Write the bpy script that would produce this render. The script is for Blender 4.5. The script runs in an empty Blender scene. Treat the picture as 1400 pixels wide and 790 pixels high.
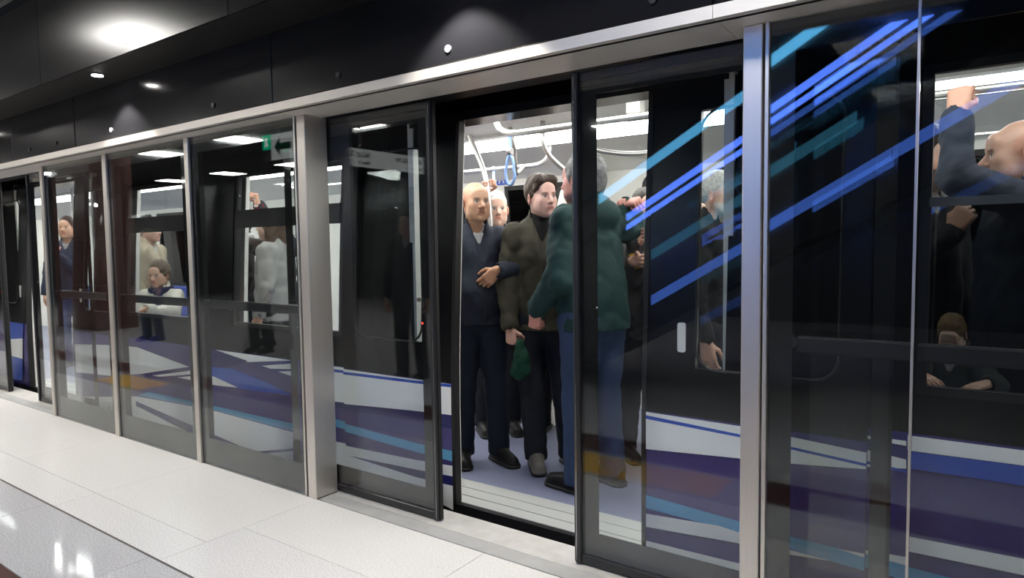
import bpy, bmesh, math, random
import numpy as np
from mathutils import Vector, Matrix

random.seed(7)
scene = bpy.context.scene
COL = scene.collection

# ------------------------------------------------------------------ camera
cam_data = bpy.data.cameras.new('camera')
cam_data.sensor_width = 36.0
cam_data.lens = 23.583
cam_data.clip_start = 0.05
cam = bpy.data.objects.new('camera', cam_data)
COL.objects.link(cam)
_r = Vector((0.81406771, 0.58060092, -0.01401193))
_u = Vector((-0.02517325, 0.05937898, 0.99791805))
_w = Vector((-0.58022416, 0.81202014, -0.06295412))
cam.matrix_world = Matrix(((_r.x, _u.x, -_w.x, 0.0),
                           (_r.y, _u.y, -_w.y, -2.318),
                           (_r.z, _u.z, -_w.z, 1.38),
                           (0, 0, 0, 1)))
scene.camera = cam

# ------------------------------------------------------------------ world, exposure
world = bpy.data.worlds.new('world')
scene.world = world
world.use_nodes = True
world.node_tree.nodes['Background'].inputs[0].default_value = (0.02, 0.022, 0.026, 1)
world.node_tree.nodes['Background'].inputs[1].default_value = 0.3
scene.view_settings.view_transform = 'Standard'
scene.view_settings.look = 'None'
scene.view_settings.gamma = 1.0
scene.view_settings.use_curve_mapping = False
scene.view_settings.exposure = 0.2
scene.cycles.transparent_max_bounces = 32
scene.cycles.max_bounces = 10
scene.cycles.glossy_bounces = 6
scene.cycles.sample_clamp_indirect = 6.0

PANEL_LIGHT = 29.0      # ceiling panels above the platform
TRAIN_LIGHT = 11.0       # strip lamp along the train ceiling
SPOT_LIGHT = 90.0       # downlights in the black soffit
LED_BLUE = 12.0
LED_CYAN = 7.0

# ------------------------------------------------------------------ materials
def new_mat(name):
    m = bpy.data.materials.new(name)
    m.use_nodes = True
    nt = m.node_tree
    return m, nt, nt.nodes, nt.links

def pbsdf(name, col, rough=0.5, metal=0.0, spec=0.5, coat=0.0, bump=None, noise_col=None, aniso=None):
    """principled material; bump = (scale, strength), noise_col = (scale, other colour, contrast)"""
    m, nt, N, L = new_mat(name)
    b = N['Principled BSDF']
    b.inputs['Base Color'].default_value = (*col, 1)
    b.inputs['Roughness'].default_value = rough
    b.inputs['Metallic'].default_value = metal
    b.inputs['Specular IOR Level'].default_value = spec
    b.inputs['Coat Weight'].default_value = coat
    tc = N.new('ShaderNodeTexCoord')
    if noise_col:
        nz = N.new('ShaderNodeTexNoise')
        nz.inputs['Scale'].default_value = noise_col[0]
        nz.inputs['Detail'].default_value = 6
        L.new(tc.outputs['Object'], nz.inputs['Vector'])
        rp = N.new('ShaderNodeValToRGB')
        rp.color_ramp.elements[0].position = 0.5 - noise_col[2]
        rp.color_ramp.elements[1].position = 0.5 + noise_col[2]
        rp.color_ramp.elements[0].color = (*col, 1)
        rp.color_ramp.elements[1].color = (*noise_col[1], 1)
        L.new(nz.outputs['Fac'], rp.inputs['Fac'])
        L.new(rp.outputs['Color'], b.inputs['Base Color'])
    if bump:
        nz2 = N.new('ShaderNodeTexNoise')
        nz2.inputs['Scale'].default_value = bump[0]
        nz2.inputs['Detail'].default_value = 4
        L.new(tc.outputs['Object'], nz2.inputs['Vector'])
        bp = N.new('ShaderNodeBump')
        bp.inputs['Strength'].default_value = bump[1]
        bp.inputs['Distance'].default_value = 0.01
        L.new(nz2.outputs['Fac'], bp.inputs['Height'])
        L.new(bp.outputs['Normal'], b.inputs['Normal'])
    return m

def steel_mat(name, col, rough, stretch, metal=1.0):
    m, nt, N, L = new_mat(name)
    b = N['Principled BSDF']
    b.inputs['Metallic'].default_value = metal
    tc = N.new('ShaderNodeTexCoord')
    mp = N.new('ShaderNodeMapping')
    mp.inputs['Scale'].default_value = stretch
    L.new(tc.outputs['Object'], mp.inputs['Vector'])
    nz = N.new('ShaderNodeTexNoise')
    nz.inputs['Scale'].default_value = 6
    nz.inputs['Detail'].default_value = 5
    L.new(mp.outputs['Vector'], nz.inputs['Vector'])
    rp = N.new('ShaderNodeValToRGB')
    rp.color_ramp.elements[0].position = 0.3
    rp.color_ramp.elements[1].position = 0.7
    rp.color_ramp.elements[0].color = (col[0] * .95, col[1] * .95, col[2] * .95, 1)
    rp.color_ramp.elements[1].color = (*col, 1)
    L.new(nz.outputs['Fac'], rp.inputs['Fac'])
    L.new(rp.outputs['Color'], b.inputs['Base Color'])
    mr = N.new('ShaderNodeMapRange')
    mr.inputs['To Min'].default_value = rough * .95
    mr.inputs['To Max'].default_value = rough * 1.06
    L.new(nz.outputs['Fac'], mr.inputs['Value'])
    L.new(mr.outputs['Result'], b.inputs['Roughness'])
    return m

def glass_mat(name, tint=(0.93, 0.95, 0.95), f0=0.045, rough=0.0):
    """thin sheet: straight transmission plus a Schlick mirror reflection"""
    m, nt, N, L = new_mat(name)
    N.remove(N['Principled BSDF'])
    out = N['Material Output']
    tr = N.new('ShaderNodeBsdfTransparent')
    tr.inputs['Color'].default_value = (*tint, 1)
    gl = N.new('ShaderNodeBsdfGlossy')
    gl.inputs['Roughness'].default_value = rough
    gl.inputs['Color'].default_value = (1, 1, 1, 1)
    lw = N.new('ShaderNodeLayerWeight')
    lw.inputs['Blend'].default_value = 0.5
    pw = N.new('ShaderNodeMath'); pw.operation = 'POWER'; pw.inputs[1].default_value = 5
    L.new(lw.outputs['Facing'], pw.inputs[0])
    ma = N.new('ShaderNodeMath'); ma.operation = 'MULTIPLY_ADD'
    ma.inputs[1].default_value = 1 - f0
    ma.inputs[2].default_value = f0
    L.new(pw.outputs[0], ma.inputs[0])
    mx = N.new('ShaderNodeMixShader')
    L.new(ma.outputs[0], mx.inputs['Fac'])
    L.new(tr.outputs[0], mx.inputs[1])
    L.new(gl.outputs[0], mx.inputs[2])
    L.new(mx.outputs[0], out.inputs['Surface'])
    return m

def emit_mat(name, col, strength):
    m, nt, N, L = new_mat(name)
    N.remove(N['Principled BSDF'])
    e = N.new('ShaderNodeEmission')
    e.inputs['Color'].default_value = (*col, 1)
    e.inputs['Strength'].default_value = strength
    L.new(e.outputs[0], N['Material Output'].inputs['Surface'])
    return m

M = {}
M['steel'] = steel_mat('brushed steel', (0.72, 0.70, 0.66), 0.30, (1.0, 1.0, 40.0))
M['steel_header'] = steel_mat('brushed steel header', (0.78, 0.74, 0.68), 0.50, (1.0, 40.0, 40.0), 0.7)
M['steel_post'] = steel_mat('brushed steel upright', (0.76, 0.72, 0.67), 0.44, (45.0, 45.0, 0.25))
M['black_panel'] = pbsdf('black satin panel', (0.012, 0.012, 0.014), 0.15, 0, 0.4, bump=(3, 0.01))
M['soffit'] = pbsdf('matt black soffit', (0.004, 0.004, 0.0045), 0.5, 0, .25)
M['bulkhead'] = pbsdf('black gloss bulkhead', (0.008, 0.008, 0.009), 0.24, 0, 0.45)
M['seam'] = pbsdf('black seam', (0.004, 0.004, 0.004), 0.6)
M['glass'] = glass_mat('screen glass')
M['train_glass'] = glass_mat('train window glass', (0.84, 0.86, 0.86), 0.012)
M['bar_grey'] = pbsdf('dark grey window bar', (0.10, 0.105, 0.105), .5)
M['tint_glass'] = glass_mat('tinted train glass', (0.42, 0.44, 0.44))
M['frit'] = pbsdf('dark enamelled glass edge', (0.016, 0.016, 0.016), 0.06, 0, 0.6)
M['door_frame'] = pbsdf('charcoal door stile', (0.022, 0.023, 0.026), 0.30, 0.2, 0.6)
M['rubber'] = pbsdf('black rubber', (0.008, 0.008, 0.008), 0.55)
M['chrome'] = pbsdf('chrome', (0.8, 0.8, 0.8), 0.15, 1.0)
M['terrazzo'] = pbsdf('white terrazzo', (0.84, 0.83, 0.81), 0.30, 0, 0.5, noise_col=(110, (0.70, 0.69, 0.67), 0.16))
M['terrazzo2'] = pbsdf('speckled pale granite', (0.84, 0.83, 0.82), 0.28, 0, 0.5, noise_col=(130, (0.66, 0.65, 0.65), 0.10))
M['granite'] = pbsdf('grey granite', (0.68, 0.68, 0.70), 0.05, 0, 0.5, noise_col=(130, (0.50, 0.50, 0.52), 0.09))
M['red_granite'] = pbsdf('dark red granite', (0.10, 0.022, 0.014), 0.3, 0, 0.5, noise_col=(200, (0.05, 0.014, 0.010), 0.12))
M['joint'] = pbsdf('floor joint', (0.42, 0.40, 0.37), 0.8)
M['dark_joint'] = pbsdf('dark floor joint', (0.12, 0.10, 0.09), 0.8)
M['sill'] = pbsdf('worn metal sill', (0.60, 0.60, 0.59), 0.38, 0.25, .5, noise_col=(12, (0.52, 0.52, 0.51), 0.2))
M['sill_plate'] = pbsdf('pale sill plate', (0.66, 0.65, 0.62), 0.45, 0.1, 0.5, noise_col=(14, (0.56, 0.55, 0.52), 0.2))
M['yellow_mark'] = pbsdf('yellow floor marking', (0.70, 0.40, 0.02), 0.5)
M['tunnel'] = pbsdf('tunnel concrete', (0.03, 0.03, 0.03), 0.9)
M['wall'] = pbsdf('dark grey cladding', (0.05, 0.05, 0.052), 0.4)
M['maroon'] = pbsdf('maroon cladding', (0.10, 0.035, 0.028), 0.4)
M['ceiling'] = pbsdf('black ceiling', (0.012, 0.012, 0.013), 0.6)
M['slat'] = pbsdf('grey ceiling slat', (0.25, 0.25, 0.25), 0.4, 0.5)
M['panel_lamp'] = emit_mat('ceiling lamp diffuser', (1.0, 0.97, 0.92), PANEL_LIGHT)
M['spot_lens'] = emit_mat('downlight lens', (1.0, 0.96, 0.9), 30)
M['train_lamp'] = emit_mat('train lamp diffuser', (1.0, 0.98, 0.95), TRAIN_LIGHT)
M['led_blue'] = emit_mat('blue led strip', (0.10, 0.22, 1.0), LED_BLUE)
M['led_teal'] = emit_mat('teal led strip', (0.10, 0.45, 0.70), LED_CYAN * .16)
M['led_blue2'] = emit_mat('dim blue led strip', (0.10, 0.25, 1.0), LED_BLUE * .22)
M['clear'] = glass_mat('clear balustrade glass', (.93, .95, .95), .03)
M['led_cyan'] = emit_mat('cyan led strip', (0.10, 0.42, 0.75), LED_CYAN)
M['red_led'] = emit_mat('red indicator', (1.0, 0.05, 0.03), 3)
M['train_black'] = pbsdf('black train paint', (0.009, 0.009, 0.010), 0.22, 0, 0.22)
M['white'] = pbsdf('white train paint', (0.90, 0.91, 0.92), 0.25)
M['indigo'] = pbsdf('indigo train paint', (0.055, 0.045, 0.19), 0.25)
M['navy'] = pbsdf('navy train paint', (0.018, 0.018, 0.12), 0.25)
M['skyblue'] = pbsdf('sky blue train paint', (0.10, 0.36, 0.62), 0.25)
M['blue'] = pbsdf('blue train paint', (0.03, 0.09, 0.48), 0.25)
M['cream'] = pbsdf('cream train lining', (0.78, 0.77, 0.72), 0.4)
M['lining_grey'] = pbsdf('grey train lining', (0.42, 0.42, 0.41), 0.45)
M['ceil_grid'] = pbsdf('grey perforated train ceiling', (0.62, 0.62, 0.60), 0.5, bump=(120, 0.3))
M['train_floor'] = pbsdf('lilac blue train floor', (0.21, 0.23, 0.33), 0.35, 0, 0.5, noise_col=(220, (0.17, 0.19, 0.28), 0.12))
M['tread'] = pbsdf('pale aluminium door tread', (0.54, 0.56, 0.54), 0.4, 0.25, .5)
M['rail'] = pbsdf('satin grab rail', (0.72, 0.71, 0.69), 0.28, 0.85)
M['strap'] = pbsdf('light blue hanging strap', (0.30, 0.48, 0.85), 0.45)
M['seat_blue'] = pbsdf('blue seat', (0.03, 0.06, 0.30), 0.5)
M['sticker'] = pbsdf('blue sticker', (0.03, 0.10, 0.50), 0.4)
M['paper'] = pbsdf('white paper', (0.8, 0.8, 0.78), 0.6)
M['sign_white'] = emit_mat('lit white sign face', (0.9, 0.93, 0.92), 1.1)
M['sign_ink'] = pbsdf('black lettering', (0.01, 0.01, 0.01), 0.6)
M['exit_green'] = emit_mat('lit green sign face', (0.0, 0.55, 0.25), 2.0)
M['exit_white'] = emit_mat('lit sign symbol', (1, 1, 1), 2.2)
M['arrow_green'] = pbsdf('green arrow', (0.0, 0.20, 0.10), 0.5)
M['esc_dark'] = pbsdf('dark escalator cladding', (0.012, 0.012, 0.014), 0.35)
M['esc_step'] = pbsdf('escalator step', (0.20, 0.20, 0.21), 0.4, 0.6)

# ------------------------------------------------------------------ object helpers
def empty(name, loc=(0, 0, 0), rz=0.0):
    o = bpy.data.objects.new(name, None)
    o.empty_display_size = 0.1
    COL.objects.link(o)
    o.location = loc
    o.rotation_euler = (0, 0, rz)
    return o

def tag(o, label=None, cat=None, group=None, kind=None):
    if label: o['label'] = label
    if cat: o['category'] = cat
    if group: o['group'] = group
    if kind: o['kind'] = kind
    return o

class MB:
    """collects simple solids and links them as one mesh object"""
    def __init__(s):
        s.v = []; s.f = []
    def add(s, vs, fs):
        n = len(s.v)
        s.v += [tuple(v) for v in vs]
        s.f += [tuple(i + n for i in f) for f in fs]
        return s
    def box(s, x0, x1, y0, y1, z0, z1):
        vs = [(x0, y0, z0), (x1, y0, z0), (x1, y1, z0), (x0, y1, z0), (x0, y0, z1), (x1, y0, z1), (x1, y1, z1), (x0, y1, z1)]
        return s.add(vs, [(0, 3, 2, 1), (4, 5, 6, 7), (0, 1, 5, 4), (1, 2, 6, 5), (2, 3, 7, 6), (3, 0, 4, 7)])
    def tube(s, pts, r, seg=10, caps=True):
        pts = [Vector(p) for p in pts]
        rings = []
        up = None
        for i, p in enumerate(pts):
            d = (pts[min(i + 1, len(pts) - 1)] - pts[max(i - 1, 0)]).normalized()
            if up is None:
                up = Vector((0, 0, 1)) if abs(d.z) < .9 else Vector((1, 0, 0))
            a = d.cross(up).normalized(); b = a.cross(d).normalized()
            up = b
            rr = r[i] if isinstance(r, (list, tuple)) else r
            rings.append([p + (a * math.cos(t) + b * math.sin(t)) * rr for t in [2 * math.pi * k / seg for k in range(seg)]])
        vs = [v for ring in rings for v in ring]
        fs = []
        for i in range(len(pts) - 1):
            for k in range(seg):
                k2 = (k + 1) % seg
                fs.append((i * seg + k, i * seg + k2, (i + 1) * seg + k2, (i + 1) * seg + k))
        if caps:
            fs.append(tuple(range(seg - 1, -1, -1)))
            fs.append(tuple((len(pts) - 1) * seg + k for k in range(seg)))
        return s.add(vs, fs)
    def prism(s, poly, axis, a, b):
        """extrude a 2D polygon; axis 'y': poly is (x,z); 'x': (y,z); 'z': (x,y)"""
        def P(p, t):
            return {'y': (p[0], t, p[1]), 'x': (t, p[0], p[1]), 'z': (p[0], p[1], t)}[axis]
        n = len(poly)
        vs = [P(p, a) for p in poly] + [P(p, b) for p in poly]
        fs = [tuple(range(n - 1, -1, -1)), tuple(range(n, 2 * n))]
        fs += [(i, (i + 1) % n, n + (i + 1) % n, n + i) for i in range(n)]
        return s.add(vs, fs)
    def build(s, name, mat, parent=None, smooth=False, bevel=0.0):
        me = bpy.data.meshes.new(name)
        me.from_pydata(s.v, [], s.f)
        bm = bmesh.new(); bm.from_mesh(me)
        bmesh.ops.recalc_face_normals(bm, faces=bm.faces)
        if bevel:
            bmesh.ops.bevel(bm, geom=bm.edges[:], offset=bevel, segments=1, affect='EDGES', clamp_overlap=True)
        bm.to_mesh(me); bm.free()
        me.materials.append(M[mat] if isinstance(mat, str) else mat)
        if smooth:
            me.polygons.foreach_set('use_smooth', [True] * len(me.polygons))
        o = bpy.data.objects.new(name, me)
        COL.objects.link(o)
        if parent is not None:
            o.parent = parent
        return o

def box(name, mat, x0, x1, y0, y1, z0, z1, parent=None, bevel=0.0):
    return MB().box(x0, x1, y0, y1, z0, z1).build(name, mat, parent, bevel=bevel)

def arc_pts(c, r, a0, a1, n, f):
    return [f(c[0] + r * math.cos(a0 + (a1 - a0) * i / n), c[1] + r * math.sin(a0 + (a1 - a0) * i / n)) for i in range(n + 1)]

def rounded_rect(x0, x1, z0, z1, r, n=5):
    out = []
    for cx, cz, a in ((x1 - r, z1 - r, 0), (x0 + r, z1 - r, 90), (x0 + r, z0 + r, 180), (x1 - r, z0 + r, 270)):
        for i in range(n + 1):
            t = math.radians(a + 90 * i / n)
            out.append((cx + r * math.cos(t), cz + r * math.sin(t)))
    return out

def text_obj(name, body, size, mat, parent, matrix):
    cu = bpy.data.curves.new(name, 'FONT')
    cu.body = body
    cu.size = size
    cu.extrude = 0.001
    cu.offset = size * 0.018
    cu.align_x = 'LEFT'
    tmp = bpy.data.objects.new(name + '_curve', cu)
    COL.objects.link(tmp)
    dg = bpy.context.evaluated_depsgraph_get()
    me = bpy.data.meshes.new_from_object(tmp.evaluated_get(dg))
    bpy.data.objects.remove(tmp)
    me.materials.clear()
    me.materials.append(M[mat])
    o = bpy.data.objects.new(name, me)
    COL.objects.link(o)
    o.parent = parent
    o.matrix_local = matrix
    return o
# ================================================================== PLATFORM
XL, XR = -24.0, 5.0          # extent of the station along the track
MOD = [-6.44, -5.315, -4.185, -3.0]   # steel posts of the fixed stretch
OPEN_R = -0.69               # right end of the door opening

# ---- floor
floor = box('floor', 'joint', XL, XR, -10.0, 0.283, -0.30, -0.006)
tag(floor, kind='structure')
def tile(mat, x0, x1, y0, y1, g=0.0016, z=0.0):
    return box('tile', mat, x0 + g, x1 - g, y0 + g, y1 - g, -0.02, z, floor)
xs = [-8.70, -7.57, -6.44, -5.29, -4.145, -3.0, -1.83, -0.69, 0.45, 1.6]
first = [-12.1, -10.97, -9.83]
allx = first + xs
for a, b in zip(allx[:-1], allx[1:]):
    ymid = -0.645 if b <= -2.9 else -0.448
    tile('terrazzo', a, b, ymid, -0.0, 0.0012)
    tile('terrazzo2', a + (0.0), b, -0.864, ymid, 0.0012)
tile('terrazzo', XL, allx[0], -0.864, 0.0)
tile('terrazzo', allx[-1], XR, -0.864, 0.0)
dj = box('dark_joint', 'dark_joint', XL, XR, -0.873, -0.864, -0.02, -0.001, floor)
for i in range(16):
    a = -16.9 + i * 1.13 + 0.27
    tile('granite', a, a + 1.13, -1.283, -0.873)
tile('granite', -24, -16.63, -1.283, -0.873)
tile('granite', -16.63 + 16 * 1.13, XR, -1.283, -0.873)
# ribbed dark red guidance strip
for i in range(4):
    box('guidance_strip', 'red_granite', XL, XR, -1.375 - i * 0.09, -1.287 - i * 0.09, -0.02, 0.0, floor)
tile('granite', XL, XR, -3.0, -1.65)
tile('granite', XL, XR, -10.0, -3.0)
for x0 in (-2.2, -7.93):
    mk = box('floor_marking', 'yellow_mark', x0, x0 + 1.0, -1.24, -0.90, 0.0, 0.0015)
    tag(mk, 'orange rectangle on the platform floor mirrored in the %s' % ('half-open glass door by the green jacket' if x0 > -5 else 'fixed glass panel far left'),
        'floor marking')
# ---- sill along the door line
sill = empty('trim_1'); tag(sill, kind='structure')
for a, b in ((-3.0, OPEN_R), (-8.75, -6.44)):
    box('sill_strip', 'sill', a, b, 0.004, 0.098, -0.02, 0.002, sill)
    box('sill_plate', 'sill_plate', a, b, 0.101, 0.283, -0.02, 0.001, sill)
for a, b in ((-12.1, -8.75), (-6.44, -3.0), (OPEN_R, 2.0)):
    box('sill_plate', 'sill_plate', a, b, 0.012, 0.283, -0.02, 0.0, sill)
box('edge_rubber', 'rubber', XL, XR, 0.283, 0.292, -0.25, -0.004, sill)

# ---- steel header and black fascia
header = empty('trim_2'); tag(header, kind='structure')
hx = [-12.2, -8.75, -5.53, -3.07, -0.745, 1.6, 4.2]
for a, b in zip(hx[:-1], hx[1:]):
    MB().prism([(-0.15, 2.100), (0.125, 2.100), (0.125, 2.118), (-0.13, 2.118), (-0.13, 2.142), (-0.15, 2.142)], 'x', a + .0008, b - .0008).build('header_segment', 'steel_header', header)
box('header_core', 'soffit', XL, XR, 0.06, 0.30, 2.118, 2.5, header)
wallf = empty('wall_front'); tag(wallf, kind='structure')
fx = [-9.0, -7.75, -6.60, -5.42, -3.07, -0.745, 1.6, 4.0]
for a, b in zip(fx[:-1], fx[1:]):
    box('panel', 'black_panel', a + .004, b - .004, -0.145, -0.12, 2.147, 2.51, wallf, bevel=.002)
box('panel_backing', 'seam', XL, XR, -0.119, -0.10, 2.10, 2.55, wallf)
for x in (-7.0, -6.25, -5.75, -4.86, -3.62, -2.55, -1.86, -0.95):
    bolt = MB().tube([(x, -0.146, 2.205), (x, -0.152, 2.205)], 0.015, 12).build('bolt', 'paper' if x in (-4.86, -1.86) else 'rubber', wallf)  # two bolts coloured white to stand for the downlight glint on them

ceiling = box('ceiling', 'ceiling', XL, XR, -10.0, -0.43, 3.20, 3.30); tag(ceiling, kind='structure')
box('soffit', 'soffit', XL, XR, -0.43, -0.10, 2.502, 2.55, ceiling)
bx_ = [-12.0, -7.3, -5.15, -2.97, -0.8, 1.4, 4.0]
for a, b in zip(bx_[:-1], bx_[1:]):
    box('bulkhead_panel', 'bulkhead', a + .003, b - .003, -0.442, -0.43, 2.495, 3.06, ceiling)
for i in range(9):
    box('ceiling_slat', 'slat', -12, 4, -0.50 - i * 0.075, -0.465 - i * 0.075, 3.10, 3.16, ceiling)
wb = box('wall_back', 'wall', XL, XR, -10.15, -10.0, 0, 3.3); tag(wb, kind='structure')
wl = box('wall_left', 'wall', XL - .1, XL, -10, 6, -1, 3.3); tag(wl, kind='structure')
wr = box('wall_right', 'wall', XR, XR + .1, -10, 6, -1, 3.3); tag(wr, kind='structure')
wt = box('wall_tunnel', 'tunnel', XL, XR, 3.6, 3.7, -1.0, 4.0); tag(wt, kind='structure')
tr_ = box('trackbed', 'tunnel', XL, XR, 0.29, 3.6, -1.1, -1.0); tag(tr_, kind='structure')
tc_ = box('ceiling_tunnel', 'tunnel', XL, XR, 0.30, 3.6, 2.75, 2.85); tag(tc_, kind='structure')

# ---- downlights in the soffit
for i, x in enumerate((-10.4, -7.55, -4.63, -1.76, 1.1)):
    t = empty('downlight', (x, -0.315, 2.50))
    tag(t, ['round downlight in black soffit, beyond the far left door', 'round downlight in black soffit over the far left sliding door',
            'bright round downlight in the black soffit at upper left', 'round downlight in black soffit above the open sliding doors',
            'round downlight in black soffit past the right edge'][i], 'downlight', 'downlights in the black soffit')
    MB().tube([(0, 0, 0.004), (0, 0, -0.004)], 0.042, 20).build('trim_ring', 'chrome', t)
    MB().tube([(0, 0, -0.002), (0, 0, -0.006)], 0.032, 20).build('lens', 'spot_lens', t)
    ld = bpy.data.lights.new('downlight_beam', 'SPOT')
    ld.energy = SPOT_LIGHT
    ld.color = (1.0, 0.95, 0.88)
    ld.spot_size = math.radians(104)
    ld.spot_blend = 0.35
    ld.shadow_soft_size = 0.03
    lo = bpy.data.objects.new('downlight_beam', ld)
    COL.objects.link(lo); lo.parent = t; lo.location = (0, 0, -0.012)

# ---- square ceiling lamps over the platform
ORD = ('first', 'second', 'third', 'fourth', 'fifth', 'sixth', 'seventh')
for iy, (y, lx) in enumerate(((-1.35, (-15.9, -10.9, -5.9, -0.9)), (-4.15, (-17.6, -15.1, -12.6, -10.1, -7.6)), (-6.8, (-17.2, -14.7, -12.2, -9.7, -7.2, -4.7)))):
    for ix, x in enumerate(lx):
        t = empty('ceiling_lamp', (x, y, 3.2))
        tag(t, 'square white ceiling lamp, %s from the far end, %s row from the screen' % (ORD[ix], ORD[iy]), 'ceiling lamp', 'square ceiling lamps over the platform')
        h = 0.34 if iy == 0 else 0.30
        MB().box(-h - .02, h + .02, -h - .02, h + .02, -0.006, 0.0).build('frame', 'slat', t)
        MB().box(-h, h, -h, h, -0.011, -0.006).build('diffuser', 'panel_lamp', t)

# ---- steel posts
def post(x0, x1, label, wide=False):
    t = empty('steel_post', ((x0 + x1) / 2, 0, 0))
    tag(t, label, 'post', 'steel posts of the glass screen')
    c = (x0 + x1) / 2
    if wide:
        box('column', 'steel_post', x0 - c, x1 - c, -0.004, 0.145, 0, 2.1, t, bevel=.003)
        box('foot_seal', 'rubber', x0 - c - .006, x1 - c + .006, 0.0, 0.14, 0, 0.004, t)
    else:
        box('cover_strip', 'steel_post', x0 - c, x1 - c, -0.010, 0.004, 0, 2.1, t, bevel=.002)
        box('back_profile', 'door_frame', x0 - c + .002, x1 - c - .002, 0.005, 0.09, 0, 2.1, t)
    return t
post(-6.475, -6.425, 'slim steel post at the left end of the three glass bays beside far door', False)
post(-5.345, -5.285, 'slim steel post between the first and second fixed glass panels')
post(-4.208, -4.158, 'slim steel post between the second and third fixed glass panels')
post(-3.070, -3.0, 'thick brushed steel column left of the open sliding doors', True)
post(-0.692, -0.628, 'brushed steel column right of the open sliding doors', True)
post(0.95, 1.01, 'slim steel post beyond the right edge of the picture')
post(-8.82, -8.75, 'brushed steel column at the far left edge', True)
# slim side profiles next to the columns
for x, lab in ((-3.088, 'thin steel glazing strip on the left side of the thick column'), (-0.612, 'thin steel glazing strip on the right side of the right column')):
    o = box('glazing_strip', 'steel_post', x - .008, x + .006, -0.006, 0.03, 0.0, 2.1, None, bevel=.002)
    tag(o, lab, 'glazing strip')

# ---- fixed glass panels
def glass_panel(x0, x1, label, ftop=0.10, fside=0.075, fbot=0.175, bar=True, fr=None):
    w = x1 - x0
    t = empty('glass_panel', (x0, 0, 0))
    tag(t, label, 'glass panel', 'fixed glass panels of the platform screen')
    MB().box(0, w, 0.0, 0.010, 0.006, 2.098).build('pane', 'glass', t)
    fl = fside; frr = fside if fr is None else fr
    y0, y1 = 0.011, 0.013
    MB().box(0, w, y0, y1, 0.006, fbot).build('bottom_border', 'frit', t)
    MB().box(0, w, y0, y1, 2.098 - ftop, 2.098).build('top_border', 'frit', t)
    if fl: MB().box(0, fl, y0, y1, fbot, 2.098 - ftop).build('side_border', 'frit', t)
    if frr: MB().box(w - frr, w, y0, y1, fbot, 2.098 - ftop).build('side_border', 'frit', t)
    if bar:
        zb = 1.04
        br = MB().box(fl + .005, w - (frr or 0.0), 0.045, 0.075, zb - .028, zb + .028).build('push_bar', 'door_frame', t, bevel=.006)
        if fl: MB().tube([(fl - .012, 0.014, zb + .012), (fl - .012, 0.062, zb + .012)], 0.022, 14).build('pivot', 'door_frame', br)
        if frr:
            MB().tube([(w - frr + .012, 0.014, zb + .012), (w - frr + .012, 0.062, zb + .012)], 0.018, 14).build('pivot', 'door_frame', br)
    return t
glass_panel(-6.425, -5.345, 'fixed glass panel of the platform screen nearest the far door')
glass_panel(-5.285, -4.208, 'fixed glass panel with seated woman in white behind it')
glass_panel(-4.158, -3.096, 'fixed glass panel just left of the thick steel column', fr=0.03)
glass_panel(-0.604, -0.190, 'narrow fixed glass panel just right of the right steel column', fr=0.0)
glass_panel(-0.1815, 0.94, 'fixed glass panel at right edge with child and bald man behind', fside=0.0)
glass_panel(1.02, 2.08, 'fixed glass panel beyond the right edge of the picture')
o = box('glazing_strip', 'steel_post', -0.1895, -0.1825, -0.003, 0.014, 0.0, 2.1); tag(o, 'hairline bright joint strip between the two rightmost glass panels', 'glazing strip')

# ---- sliding doors (two pairs, partly open)
def sliding_door(n, x0, x1, edge, label):
    """edge = +1 when the leading stile is at x1, -1 when at x0"""
    t = empty('door_%d' % n, (x0, 0.15, 0))
    tag(t, label, 'sliding door', None, 'structure')
    w = x1 - x0
    y0, y1 = 0.0, 0.012
    MB().box(0.01, w - .01, y0, y1, 0.012, 2.09).build('pane', 'glass', t)
    b0, b1 = y1 + .001, y1 + .004
    lead = 0.105; rear = 0.062
    l, r = (lead, rear) if edge < 0 else (rear, lead)
    MB().box(0, w, b0, b1, 0.012, 0.15).build('bottom_border', 'frit', t)
    MB().box(0, w, b0, b1, 2.0, 2.09).build('top_border', 'frit', t)
    MB().box(0, l, b0, b1, 0.15, 2.0).build('side_border', 'frit', t)
    MB().box(w - r, w, b0, b1, 0.15, 2.0).build('side_border', 'frit', t)
    MB().box(0.0, w, -0.002, 0.03, 0.006, 0.045).build('bottom_rail', 'door_frame', t, bevel=.003)
    MB().box(0.0, w, 0.006, 0.03, 2.06, 2.096).build('top_rail', 'door_frame', t)
    xe = w if edge > 0 else 0
    s = -1 if edge > 0 else 1
    st = MB().box(min(xe, xe + s * .030), max(xe, xe + s * .030), -0.012, 0.034, 0.006, 2.096).build('leading_stile', 'door_frame', t, bevel=.005)
    MB().box(min(xe, xe + s * .008) - s * .006, max(xe, xe + s * .008) - s * .006, 0.0, 0.022, 0.01, 2.09).build('edge_seal', 'rubber', st)
    MB().box(min(xe + s * .010, xe + s * .0115), max(xe + s * .010, xe + s * .0115), -0.014, -0.010, 0.02, 2.08).build('bright_edge', 'chrome', st)
    # small lock and red indicator near the leading edge
    xl = xe + s * .125
    if edge > 0:
        MB().tube([(xe + s * .108, -0.006, 1.12), (xe + s * .108, 0.002, 1.12)], 0.011, 14).build('lock', 'chrome', t)
        MB().tube([(xe + s * .100, 0.010, 1.00), (xe + s * .100, 0.017, 1.00)], 0.005, 8).build('indicator', 'red_led', t)
    else:
        MB().tube([(xe + s * .108, -0.006, 1.12), (xe + s * .108, 0.002, 1.12)], 0.005, 10).build('lock', 'chrome', t)
    return t
sliding_door(1, -3.42, -2.231, +1, 'left leaf of the half-open glass platform doors, destination sign mirrored in it')
sliding_door(2, -1.44, -0.25, -1, 'right leaf of the half-open glass platform doors, in front of green jacket man')
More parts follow.
